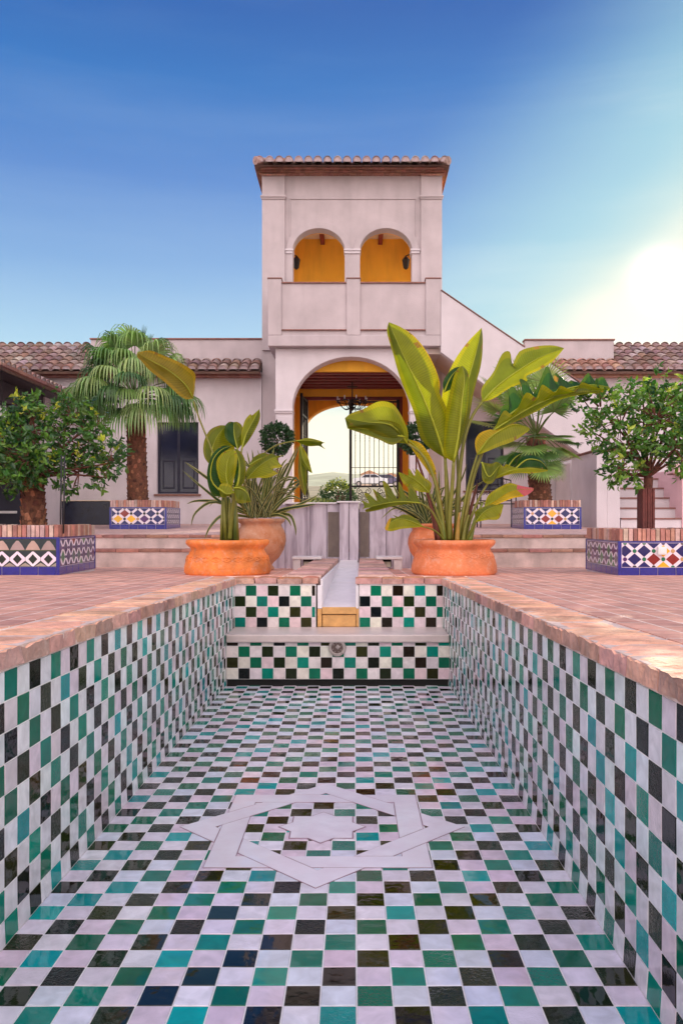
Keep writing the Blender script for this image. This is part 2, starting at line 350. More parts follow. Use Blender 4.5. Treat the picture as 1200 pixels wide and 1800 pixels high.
paving2 = brick_floor('terrace_paving', (.60,.38,.34), (.50,.31,.29), (.72,.58,.55), .30, .15, 0, .012)

XL, XR = -1.165, .869            # pool walls
YN, YB, YF = -.9, 7.95, 7.44    # near end, back wall, bench front
# ground: one sheet to the horizon, dipping under the courtyard so the basin fits
mb = MB(); xs = [-3000,-600,-120,-30,-14,14,30,120,600,3000]; ys = [-2500,-400,-60,-14,23.5,27,40,60,95,150,300,520,900,3500]
GZ = [(23.6,-.3),(27,-.2),(60,2.2),(95,4.3),(300,13),(760,30),(4000,30)]
def gy(y):
    for (a, za), (b, zb_) in zip(GZ, GZ[1:]):
        if a <= y <= b: return za+(zb_-za)*(y-a)/(b-a)
    return -.25
def gz(x, y): return -2.1 if (-14 <= x <= 14 and -14 <= y <= 23.5) else (-.25 if y <= 23.5 else gy(y))
for y in ys:
    for x in xs: mb.v.append((x, y, gz(x, y)))
nx = len(xs)
for j in range(len(ys)-1):
    for i in range(nx-1): mb.f.append([j*nx+i, j*nx+i+1, (j+1)*nx+i+1, (j+1)*nx+i]); mb.m.append(0); mb.c.append(None); mb.uv.append(None)
structure(mb.build('ground', mat('dry_ground', (.20,.17,.10), .95, .4, .4, .5, 2)))
# hills beyond the gate
mb = MB(); n = 90
for j in range(7):
    for i in range(n+1):
        x = -1500+3000*i/n; y = 760+j*110
        h = 22+math.sin(j/6*math.pi*.5)*(50+9*noise.noise(Vector((x*.004, 3.1, 0)))+5*noise.noise(Vector((x*.015, 7.7, 0)))+2.0*noise.noise(Vector((x*.05, j*.5, 0)))) + (8*noise.noise(Vector((x*.01, y*.012, 2))) if 0 < j < 6 else 0)
        mb.v.append((x, y, h+2))
for j in range(6):
    for i in range(n): a = j*(n+1)+i; mb.f.append([a, a+1, a+n+2, a+n+1]); mb.m.append(0); mb.c.append(None); mb.uv.append(None)
structure(mb.build('hills', mat('hill_scrub', (.24,.27,.17), .95, .45, .03, .6, .2), smooth=True))

# patio slab with the basin cut out (four slabs butted round it)
def dz(y): return deckz(y)
def dzb(y): return deckz(y)-.4
mb = MB(); CW = .29             # coping width
mb.sbox(-12, XL-CW+.02, -5, 11.09, dzb, dz); mb.sbox(XR+CW-.02, 12, -5, 11.09, dzb, dz)
mb.sbox(XL-CW+.02, XR+CW-.02, -5, YN-.02, dzb, dz)
mb.sbox(XL-CW+.02, -.36, YB+.27, 11.09, dzb, dz); mb.sbox(.05, XR+CW-.02, YB+.27, 11.09, dzb, dz)
structure(mb.build('patio', paving))
# terrace and its two steps
mb = MB()
tb = lambda y: -1.0
mb.sbox(-12, 12, 11.5, 24.5, tb, platz)
s1 = Z(966, 11.09)
mb.box(-12, 12, 11.09, 11.498, -1.0, s1)
te = structure(mb.build('terrace', [paving2]))
mb = MB()
mb.box(-12, 12, 11.07, 11.088, deckz(11.09), s1-.035); mb.box(-12, 12, 11.48, 11.497, s1+.002, .147-.035)
structure(mb.build('step_risers', mat('step_riser_plaster', (.62,.50,.48), .85, .22, 4, .4, 40, extra=stucco_extra(.7))))
mb = MB()
for (yy, zz) in ((11.055, s1), (11.465, .147)):
    x = -12
    while x < 12:
        ln = rnd(.28, .31); mb.box(x, x+ln-.008, yy, yy+.28, zz-.034+rnd(-.002,.002), zz+.008+rnd(-.003,.003), 0, jit((.40,.20,.16), .25)); x += ln
structure(mb.build('step_nosing', brickcap, bevel=.006))

# ---- the basin
pool = thing('tiled_basin', (-.15, 4, floorz(4)), 'long sunken basin lined with green, black and white chequered glazed tiles', 'pool')
G_ = [(.001,.145,.075), (.001,.21,.15), (.001,.30,.30), (.002,.13,.07)]
K_ = [(.004,.008,.003), (.008,.016,.003), (.012,.007,.003), (.004,.007,.008), (.022,.024,.003), (.012,.022,.005)]
W_ = [(.76,.70,.80), (.74,.60,.71), (.80,.76,.84), (.76,.66,.77), (.70,.72,.84)]
WALLW = [(.78,.76,.80), (.72,.62,.68), (.76,.80,.82), (.76,.72,.76)]
class Tiles(MB):
    def __init__(s): super().__init__(); s.rip = []
    def tile(s, P, kind, nrm, inset=.0022, lift=.0026, tilt=.010, whites=W_, teal=.3):
        # P: four corners of the tile module in order; nrm: outward normal; a chamfered slab
        P = [Vector(p) for p in P]; c = sum(P, Vector())/4
        if kind == 'w': colr = jit(random.choice(whites), .07)
        elif kind == 'g': colr = jit(random.choice(G_[1:3] if random.random() < teal else [G_[0], G_[3], G_[1]]), .2)
        else: colr = jit(random.choice(K_), .25)
        n_ = nrm.normalized(); lo = []; hi = []
        e = (P[1]-P[0]).length; e2 = (P[3]-P[0]).length
        if min(e, e2) < .012: return
        tx, ty = rnd(-tilt, tilt), rnd(-tilt, tilt); ux = (P[1]-P[0]).normalized(); uy = (P[3]-P[0]).normalized()
        for p in P:
            dd = p-c; a = dd.dot(ux); b = dd.dot(uy)
            q = p-ux*math.copysign(inset, a)-uy*math.copysign(inset, b)
            lo.append(q); q2 = q-ux*math.copysign(.0014, a)-uy*math.copysign(.0014, b)
            hi.append(q2+n_*(lift+a*tx+b*ty))
        o = len(s.v); s.v += [tuple(v) for v in lo+hi]
        rp = (rnd(.9, 2.2) if random.random() < .25 else rnd(0, .12)) if kind != 'w' else (rnd(.2,.6) if random.random() < .1 else .04)
        for f in ([4,5,6,7], [0,1,5,4], [1,2,6,5], [2,3,7,6], [3,0,4,7]):
            s.f.append([o+k for k in f]); s.m.append(0); s.c.append(colr); s.uv.append(None); s.rip.append(rp)
    def build(s, *a, **k):
        o = super().build(*a, **k); at = o.data.attributes.new('Rip', 'FLOAT', 'FACE'); at.data.foreach_set('value', s.rip); return o
def kindof(q):  # q = column minus row
    q %= 4
    return 'g' if q == 0 else ('k' if q == 2 else 'w')
M = .107; MW = .1045
FLX, FRX = -1.161, .863
scx, scy, SR = -.149, 3.83, .667
# star regions in the floor are cut from the chequer by clipping tiles to outside: tiles fully hidden by the star are left out
def in_star(x, y, r):     # octagram made of two squares
    x -= scx; y -= scy; h = r/math.sqrt(2)
    return (abs(x) <= h and abs(y) <= h) or (abs(x)+abs(y) <= r)
fl = Tiles()
k0 = int((FLX-.0079)/M)-1; k1 = int((FRX-.0079)/M)+1
r0 = int((YN-2.376)/M)-1; r1 = int((YB-2.376)/M)
for r in range(r0, r1+1):
    ya, yb = 2.376+r*M, 2.376+(r+1)*M
    if ya > YF-.03: continue
    yb = min(yb, YF+.001)
    for k in range(k0, k1+1):
        xa, xb = max(.0079+k*M, FLX), min(.0079+(k+1)*M, FRX)
        if xb-xa < .015: continue
        cs = [(xa,ya),(xb,ya),(xb,yb),(xa,yb)]
        fl.tile([(x, y, floorz(y)) for x, y in cs], kindof(k-r), Vector((0,.018,1)), tilt=.014, teal=.5)
fo = fl.build('basin_floor', glaze_floor, pool)
mb = MB(); mb.sbox(FLX, FRX, YN, YF+.001, lambda y: floorz(y)-.15, lambda y: floorz(y)-.0002); mb.build('floor_bed', grout, pool)
# star: interlaced bands of pale tile laid proud of the floor
def flz(y, up=.0): return floorz(y)+up
star_m = mat('pale_star_tile', (.86,.76,.86), .08, .09, 4, .22, 11, spec=.5, var2=(.86,.84,.92))
joint_m = mat('star_joint', (.30,.18,.22), .6)
def sp(a, r): return (scx+r*math.cos(a), scy+r*math.sin(a))
H0 = SR/math.sqrt(2); H1 = H0-.120
sb = MB(); jb = MB()
def rot45(p, q): c, s_ = math.cos(R(45*q)), math.sin(R(45*q)); return (scx+p[0]*c-p[1]*s_, scy+p[0]*s_+p[1]*c)
def slab(mb_, pts, up, thick, m=0):
    n = len(pts)
    mb_.add([(x,y,flz(y,up)) for x, y in pts]+[(x,y,flz(y,up-thick)) for x, y in pts],
            [tuple(range(n)), tuple(range(2*n-1,n-1,-1))]+[(i,(i+1)%n,(i+1)%n+n,i+n)[::-1] for i in range(n)], m)
def inset_poly(pts, d):
    n = len(pts); out = []
    for i in range(n):
        p0, p1, p2 = Vector(pts[i-1]), Vector(pts[i]), Vector(pts[(i+1)%n])
        a = (p1-p0).normalized(); b = (p2-p1).normalized(); na = Vector((-a.y, a.x)); nb = Vector((-b.y, b.x))
        k = 1+na.dot(nb); out.append(tuple(p1+(na+nb)*(d/max(k,.25))))
    return out
# eight corner pieces of the interlace: each is the chevron at one point of the star, over on one arm, under on the other
for q in range(8):
    # arm A (along +y on the right-hand edge) ends where the next square's band starts (it goes under)
    # arm B (along -x on the lower edge) runs over the crossing band
    yo = -(H0*math.sqrt(2)-H0)
    yi = -(H0*math.sqrt(2)-H1)                      # inner edge x=H1 meets the same outer diagonal
    xo = -(H1*math.sqrt(2)-H0)                      # lower edge y=-H0 meets inner diagonal (far side)
    xi = -(H1*math.sqrt(2)-H1)
    pts = [(H0,-H0), (H0,yo), (H1,yi), (H1,-H1), (xi,-H1), (xo,-H0)]
    pts = [rot45(p, q) for p in pts]
    slab(jb, pts, .0042, .004)
    slab(sb, inset_poly(pts, .0028), .0052, .006)
small = []
for q in range(16):
    rr =   .207 if q % 2 == 0 else   .207*math.cos(R(45))/math.cos(R(22.5))*1.0
    small.append(sp(R(22.5*q), rr))
slab(jb, small, .0042, .004); slab(sb, inset_poly(small, .006), .0052, .006)
j_o = jb.build('star_joint', joint_m, pool)
s_o = sb.build('star_inlay', star_m, pool); s_o['label'] = 'pale eight pointed star of interlaced bands'

RH = .104
# side walls, tile by tile, rows follow the coping, last row slants out onto the floor
def wallrows(side, name):
    T = Tiles(); xw = XL if side < 0 else XR; xf = FLX if side < 0 else FRX
    nv = Vector((-side, 0, 0)); ncol = int((YB-YN)/MW)+1
    for c in range(ncol):
        ya = YB-(c+1)*MW; yb = YB-c*MW
        if ya < YN: continue
        cc = (-c if side < 0 else c)+(1 if side < 0 else 3)
        for r in range(9):
            za = lambda y: deckz(y)-.078-r*RH; zb = lambda y: deckz(y)-.078-(r+1)*RH
            last = (r == 8)
            zfl = lambda y: floorz(y)+.001
            if last:
                top = [(xw, ya, za(ya)), (xw, yb, za(yb))]; bot = [(xf, ya, zfl(ya)), (xf, yb, zfl(yb))]
            else:
                top = [(xw, ya, za(ya)), (xw, yb, za(yb))]; bot = [(xw, ya, zb(ya)), (xw, yb, zb(yb))]
            P = [bot[0], bot[1], top[1], top[0]]
            if side < 0: P = [bot[1], bot[0], top[0], top[1]]
            nn = nv if not last else Vector((-side, 0, .35))
            T.tile(P, kindof(cc-r), nn, whites=WALLW, tilt=.008, teal=.55, lift=.003)
    o = T.build(name, glaze, pool)
    mb = MB(); x0, x1 = (xw-.2, xw+.0003) if side < 0 else (xw-.0003, xw+.2)
    mb.sbox(x0, x1, YN, YB, lambda y: floorz(y)-.1, lambda y: deckz(y)-.076)
    x0, x1 = (xw, xf) if side < 0 else (xf, xw)
    zt = lambda y: deckz(y)-.078-8*RH-.0004
    for kk in range(40):
        ya, yb = YN+(YB-YN)*kk/40, YN+(YB-YN)*(kk+1)/40; P = []
        for y in (ya, yb): P += [(xw, y, zt(y)), (xf, y, floorz(y)), (xw, y, floorz(y)-.01)]
        mb.add(P, [(0,1,4,3),(1,2,5,4)])
    mb.build('side_wall_core', grout, pool)
    return o
wallrows(-1, 'basin_side_wall'); wallrows(1, 'basin_side_wall')
# back wall in two halves either side of the channel, bench below
cxl, cxr = X(565, YB), X(626, YB)            # channel mouth
def backgrid(x0, x1, ztop, rows, yy, name_T, off, cols_from, rowh=.1035):
    T = name_T
    k = 0; x = cols_from
    while x < x1-.012:
        xa, xb = max(x, x0), min(x+M, x1)
        for r in range(rows):
            za = ztop-r*rowh; zb = za-rowh
            T.tile([(xa,yy,zb),(xb,yy,zb),(xb,yy,za),(xa,yy,za)], kindof(k-r+off), Vector((0,-1,0)), whites=[(.76,.68,.68),(.74,.56,.60),(.76,.72,.64),(.72,.62,.66)], tilt=.006, teal=.04)
        x += M; k += 1
T = Tiles(); zt = Z(1029, YB)
backgrid(XL+.005, cxl-.06, zt, 4, YB, T, -1, XL+.005); T.build('back_wall', glaze, pool)
T = Tiles(); backgrid(cxr+.03, XR-.005, zt, 4, YB, T, -1, cxr+.03); T.build('back_wall', glaze, pool)
mb = MB(); mb.box(XL, cxl-.055, YB+.0005, YB+.28, -1.6, deckz(YB)-.06); mb.box(cxr+.026, XR, YB+.0005, YB+.28, -1.6, deckz(YB)-.06); mb.build_each('back_wall_core', grout, pool)
zbt = -1.03+E*0; zbt = E-1.034
T = Tiles(); zb0 = Z(1129.5, YF)
XBL, XBR = X(398, YF), X(791, YF)
backgrid(XBL, XBR, zb0+.072, 1, YF, T, -2, XBL); 
backgrid(XBL, XBR, zb0-.033, 3, YF, T, -1, XBL, .1)
T2 = Tiles()
T.build('bench_front', glaze, pool)
mb = MB(); mb.box(XL+.001, XR-.001, YF+.0006, YB, zb0-.334, zb0+.0); mb.build('bench_core', grout, pool)
mb = MB(); mb.box(XL+.001, XR-.001, YF+.06, YB, floorz(YF)-.1, zb0-.336); mb.box(XL+.001, XR-.001, YF+.002, YF+.059, floorz(YF)-.1, floorz(YF)-.02); mb.build_each('bench_footing', black_gap, pool)  # recess under the bench coloured black in place of its shade
mb = MB(); mb.box(XL+.004, XR-.004, YF-.035, YB-.001, zb0+.003, zbt); o = mb.build('bench_seat', mat('bench_stone', (.62,.52,.50), .35, .1, 6, .15, 20), pool, bevel=.012)
mb = MB(); mb.box(XL, XR, YN-.2, YN, -1.6, deckz(YN)-.07); mb.build('near_wall', grout, pool)
# coping pavers
def paver(mb_, x0, x1, y0, y1, th, colr, zf=deckz, lift=0):
    # slightly worn slab: subdivided front edges
    l = lift+rnd(-.003, .004); n = 6; a = (y1-y0)
    vs = []
    nx_, ny_ = 5, 7; fc = jit((.60,.32,.26), .25)
    for k, top in enumerate((1, 0)):
        for j in range(ny_+1):
            for i in range(nx_+1):
                x = x0+(x1-x0)*i/nx_; y = y0+(y1-y0)*j/ny_
                ex = min(i, nx_-i); ey = min(j, ny_-j); w_ = noise.noise(Vector((x*14, y*14, 3*top)))
                if ex == 0: x += .013*w_+.009*noise.noise(Vector((x*40, y*40, 5*top)))
                if ey == 0: y += .006*w_
                z = zf(y)+l+(.003*w_ if top else -th)
                if top and (ex == 0 or ey == 0): z -= .005+.022*abs(noise.noise(Vector((x*25, y*25, 9))))
                vs.append((x, y, z))
    m_ = (nx_+1)*(ny_+1); fs = []
    for j in range(ny_):
        for i in range(nx_):
            q = j*(nx_+1)+i; fs.append((q, q+1, q+nx_+2, q+nx_+1)); fs.append((m_+q, m_+q+nx_+1, m_+q+nx_+2, m_+q+1))
    mb_.add(vs, fs, 0, colr); b0_ = len(mb_.v)-len(vs); fs = []
    for i in range(nx_):
        fs.append((i, m_+i, m_+i+1, i+1)); q = ny_*(nx_+1)+i; fs.append((q, q+1, m_+q+1, m_+q))
    for j in range(ny_):
        q = j*(nx_+1); p = q+nx_+1; fs.append((q, p, m_+p, m_+q)); q += nx_; p = q+nx_+1; fs.append((q, m_+q, m_+p, p))
    for f in fs: mb_.f.append([b0_+k for k in f]); mb_.m.append(0); mb_.c.append(fc); mb_.uv.append(None)
SALM = (.90,.47,.30)
coping_m = mat('coping_terracotta', SALM, .75, .26, 12, 1.0, 50, attr=True, extra=bloom_extra)
mortar_c = mat('coping_mortar', (.66,.50,.45), .9, .2, 20, .5, 60)
for side in (-1, 1):
    mb = MB(); y = YN; xe = (XL+.022) if side < 0 else (XR-.022)
    while y < YB-.03:
        ln = rnd(.255, .275); y2 = min(y+ln, YB-.0)
        x0, x1 = (xe-CW, xe) if side < 0 else (xe, xe+CW)
        paver(mb, x0, x1, y+.004, y2-.005, .068, jit(SALM, .14)); y = y2
    mb.build('coping', coping_m, pool)
    mb = MB(); x0, x1 = (xe-CW-.01, xe-.008) if side < 0 else (xe+.008, xe+CW+.01)
    mb.sbox(x0, x1, YN, YB+.26, lambda y: deckz(y)-.074, lambda y: deckz(y)-.004); mb.build('coping_bed', mortar_c, pool)
mb = MB()
for (a, b) in ((XL-.26, cxl-.03), (cxr-.01, XR+.26)):
    x = a
    while x < b-.02:
        x2 = min(x+rnd(.2, .27), b)
        paver(mb, x+.004, x2-.004, YB-.022, YB+.27, .062, jit((.55,.22,.12), .3)); x = x2
mb.build_each('back_coping_brick', coping_m, pool)
# bench light medallion
med = thing('round_wall_light', (X(592.5,YF), YF, Z(1138,YF)), 'round metal basin light with square emblem on the tiled bench front', 'light')
mb = MB()
def disc(mb_, c, r, y0, y1, n=28, m=0, col=None, hole=0):
    cx, cz = c; mb_.prism([(cx+r*math.cos(2*math.pi*i/n), cz+r*math.sin(2*math.pi*i/n)) for i in range(n)], y0, y1, m, col)
c = (X(592.5,YF), Z(1138,YF))
ring = [(.0, 0)]
def ringmesh(mb_, c, ro, ri, y0, y1, n=32, m=0):
    vs = []
    for k in range(n):
        a = 2*math.pi*k/n; ca, sa = math.cos(a), math.sin(a)
        vs += [(c[0]+ro*ca, y1, c[1]+ro*sa), (c[0]+ro*ca*.97, y0, c[1]+ro*sa*.97), (c[0]+ri*ca, y0, c[1]+ri*sa), (c[0]+ri*ca*.97, y1, c[1]+ri*sa*.97)]
    fs = []
    for k in range(n):
        p, q = 4*k, 4*((k+1)%n)
        for j in range(4): fs.append((p+j, p+(j+1)%4, q+(j+1)%4, q+j))
    mb_.add(vs, fs, m)
ringmesh(mb, c, .080, .052, YF-.028, YF-.004); mb.build('rim', nickel, med, bevel=.003)
mb = MB(); disc(mb, c, .053, YF-.014, YF-.004); mb.build('face', nickel_dark, med)
mb = MB()
rt = Matrix.Rotation(R(40), 3, 'Y')
mb.obox((c[0]+.006, YF-.020, c[1]+.006), (.034,.010,.034), rt)
for a in (25, 60, 100, 140, 200, 240, 290, 330):
    mb.obox((c[0]+.041*math.cos(R(a)), YF-.017, c[1]+.041*math.sin(R(a))), (.012,.006,.006), Matrix.Rotation(-R(a), 3, 'Y'))
mb.build('emblem', nickel, med, bevel=.002)
for a in (0,): pass
# water channel rising from the pool to the fountain
ch = thing('water_channel', (X(595,9), 9, -.5), 'narrow white stone water channel rising from basin to marble fountain', 'channel')
YC1 = 10.45
zc0, zc1 = Z(1068, YB), Z(984, YC1)
xa0, xb0, xa1, xb1 = X(567,YB), X(625,YB), X(598,YC1), X(628,YC1)
def chq(t): return (xa0+(xa1-xa0)*t, xb0+(xb1-xb0)*t, YB+.02+(YC1-YB-.02)*t, zc0+(zc1-zc0)*t)
mb = MB(); nseg = 9; js = [0, .12, .21, .33, .45, .57, .68, .80, .9, 1]
for i in range(nseg):
    a0, b0, y0, z0 = chq(js[i]+.0015); a1, b1, y1, z1 = chq(js[i+1]-.0015)
    k = rnd(-.003,.003)
    mb.add([(a0,y0,z0+k),(b0,y0,z0+k),(b1,y1,z1+k),(a1,y1,z1+k),(a0,y0,z0-.05),(b0,y0,z0-.05),(b1,y1,z1-.05),(a1,y1,z1-.05)],
           [(0,1,2,3),(0,4,5,1),(2,6,7,3),(4,7,6,5),(1,5,6,2),(0,3,7,4)])
mb.build('channel_bed', whitestone, ch)
for s_ in (0, 1):
    mb = MB(); P = []
    for t in (0, 1):
        a, b, y, z = chq(t); x = a if s_ == 0 else b; o_ = -.022 if s_ == 0 else .022
        zt_ = deckz(y)-.02+(.10 if t else .0)
        P += [(x, y, z-.03), (x+o_, y, z-.03), (x+o_, y, zt_), (x, y, zt_)]
    mb.add(P, [(0,1,2,3),(4,7,6,5),(0,4,5,1),(1,5,6,2),(2,6,7,3),(3,7,4,0)]); mb.build('channel_side', whitestone, ch)
mb = MB(); mb.box(xa0-.005, xb0+.005, YB-.028, YB+.02, Z(1079,YB), zc0+.004); mb.box(xa0, xb0, YB-.012, YB+.02, zbt+.002, Z(1080.5,YB))
mb.box(xa0-.05, xa0-.008, YB-.014, YB+.02, zbt+.002, Z(1070,YB)); mb.box(xb0+.004, xb0+.03, YB-.014, YB+.02, zbt+.002, Z(1070,YB))
mb.build('spout_lip', sandstone, ch, bevel=.005)
mb = MB(); mb.box(xa0-.05, xa0-.006, YB-.013, YB+.02, Z(1069.5,YB), deckz(YB)-.075); mb.box(xb0+.003, xb0+.026, YB-.013, YB+.02, Z(1069.5,YB), deckz(YB)-.075)
mb.build_each('mouth_jamb', whitestone, ch, bevel=.004, per=1)
# brick curbs climbing beside the channel
for s_ in (-1, 1):
    cb = thing('brick_curb', ((-.45 if s_ < 0 else .2), 9, -.2), ('left' if s_ < 0 else 'right')+' brick curb climbing beside the white water channel', 'curb', 'brick curbs of the water channel')
    mb = MB(); nb = 19; mb2 = MB()
    for i in range(nb):
        t0, t1 = i/nb, (i+1)/nb
        def cs(t):
            a, b, y, z = chq(t); y2 = YB+.25+(YC1-YB-.25)*t
            if s_ < 0: return (X(490, YB)*(1-t)+X(527,YC1)*t if False else a-.02-(.36*(1-t)+.285*t), a-.024, y2, deckz(y2)+.012+.12*t)
            return (b+.024, b+.02+(.36*(1-t)+.285*t), y2, deckz(y2)+.012+.12*t)
        a0, b0, y0, z0 = cs(t0+.006); a1, b1, y1, z1 = cs(t1-.006); k = rnd(-.003,.004)
        mb.add([(a0,y0,z0+k),(b0,y0,z0+k),(b1,y1,z1+k),(a1,y1,z1+k),(a0,y0,z0-.06),(b0,y0,z0-.06),(b1,y1,z1-.06),(a1,y1,z1-.06)],
           [(0,1,2,3),(0,4,5,1),(1,5,6,2),(2,6,7,3),(3,7,4,0),(4,7,6,5)], 0, jit((.52,.30,.27), .22))
    a0, b0, y0, z0 = cs(0); a1, b1, y1, z1 = cs(1)
    mb2.add([(a0+.004,y0,z0-.006),(b0-.004,y0,z0-.006),(b1-.004,y1,z1-.006),(a1+.004,y1,z1-.006),(a0+.004,y0,z0-.5),(b0-.004,y0,z0-.5),(b1-.004,y1,z1-.5),(a1+.004,y1,z1-.5)],
           [(0,1,2,3),(0,4,5,1),(1,5,6,2),(2,6,7,3),(3,7,4,0),(4,7,6,5)])
    mb.build('bricks', coping_m, cb, bevel=.006); mb2.build('mortar_bed', mortar_c, cb)
# marble fountain wall
fy = 10.5
fo_ = thing('marble_fountain', (0, fy+.3, deckz(fy)), 'grey veined marble fountain wall with brown recessed strips', 'fountain')
zb = -.42; 
mb = MB()
def slabw(p0, p1, yy0, yy1, ztop, th=.08):
    x0, x1 = X(p0, fy)+.003, X(p1, fy)-.003
    mb.add([(x0,yy0,zb),(x1,yy1,zb),(x1,yy1+th,zb),(x0,yy0+th,zb),(x0,yy0,ztop),(x1,yy1,ztop),(x1,yy1+th,ztop),(x0,yy0+th,ztop)],
           [(0,3,2,1),(4,5,6,7),(0,1,5,4),(1,2,6,5),(2,3,7,6),(3,0,4,7)])
zt = Z(886, fy)
slabw(455, 500, fy+.17, fy+.125, zt); slabw(500, 545, fy+.12, fy+.06, zt); slabw(545, 574, fy+.055, fy+.03, zt)
slabw(649, 679, fy+.03, fy+.055, zt); slabw(679, 724, fy+.06, fy+.12, zt); slabw(724, 790, fy+.125, fy+.17, zt)
slabw(574, 597, fy+.03, fy+.03, zt); slabw(631, 649, fy+.03, fy+.03, zt)
mb.build_each('marble_panel', marble, fo_, bevel=.004, per=1)
mb = MB(); x0, x1 = X(596.5,fy), X(630,fy)
mb.box(x0, (x0+x1)/2-.003, fy-.07, fy+.1, zb, Z(884,fy)); mb.box((x0+x1)/2+.003, x1, fy-.064, fy+.1, zb, Z(884,fy)); mb.build_each('centre_pilaster', marble, fo_, bevel=.004, per=1)
mb = MB()
for a, b in ((576, 596), (632, 648)): mb.box(X(a,fy), X(b,fy), fy+.022, fy+.032, Z(979,fy), Z(900,fy))
mb.build_each('recess_strip', brownslate, fo_, per=1)
mb = MB(); mb.box(X(592,fy)+.0, X(634,fy), fy-.09, fy+.12, Z(884,fy)+.001, Z(881,fy)); mb.box(X(500,fy), X(591.5,fy), fy-.0, fy+.2, zt+.001, Z(883,fy)); mb.box(X(634.5,fy), X(735,fy), fy+.0, fy+.2, zt+.001, Z(883.5,fy))
mb.build_each('cap', whitestone, fo_, bevel=.004, per=1)
mb = MB(); mb.box(X(500,fy), X(740,fy), fy+.56, 11.06, zb, zt-.05); mb.build('core', stucco_white, fo_)
# two little stone lamp benches
for s_, (a, b) in ((-1, (513, 561)), (1, (661, 708))):
    dd = 10.15; t = thing('stone_lamp_bench', (X((a+b)/2,dd), dd, deckz(dd)), 'small white stone bench with a floodlight beneath, '+('left' if s_ < 0 else 'right')+' of the channel', 'bench', 'stone lamp benches by the fountain')
    mb = MB(); mb.box(X(a,dd), X(b+4*(s_<0),dd), dd, dd+.26, Z(983.5,dd), Z(978.5,dd)); mb.build('slab', whitestone, t, bevel=.006)
    mb = MB(); xa, xb = (X(a+1,dd), X(a+15,dd)) if s_ < 0 else (X(b-16,dd), X(b-1,dd)); mb.box(xa, xb, dd+.02, dd+.24, deckz(dd)-.05, Z(983.5,dd)-.001); mb.build('block', whitestone, t, bevel=.01)
    mb = MB(); cx = (xb+.09) if s_ < 0 else (xa-.09); zc = Z(991,dd)
    mb.obox((cx, dd+.12, zc), (.13,.06,.09), Matrix.Rotation(R(-25),3,'X')); mb.tube([(cx, dd+.14, zc-.04), (cx, dd+.16, deckz(dd)-.0)], .008); mb.build('floodlight', rubber, t, bevel=.008)
    mb = MB(); mb.obox((cx, dd+.082, zc-.012), (.11,.006,.07), Matrix.Rotation(R(-25),3,'X')); mb.build('lens', mat('lens_glass', (.5,.48,.4), .1, .2, 20), t)

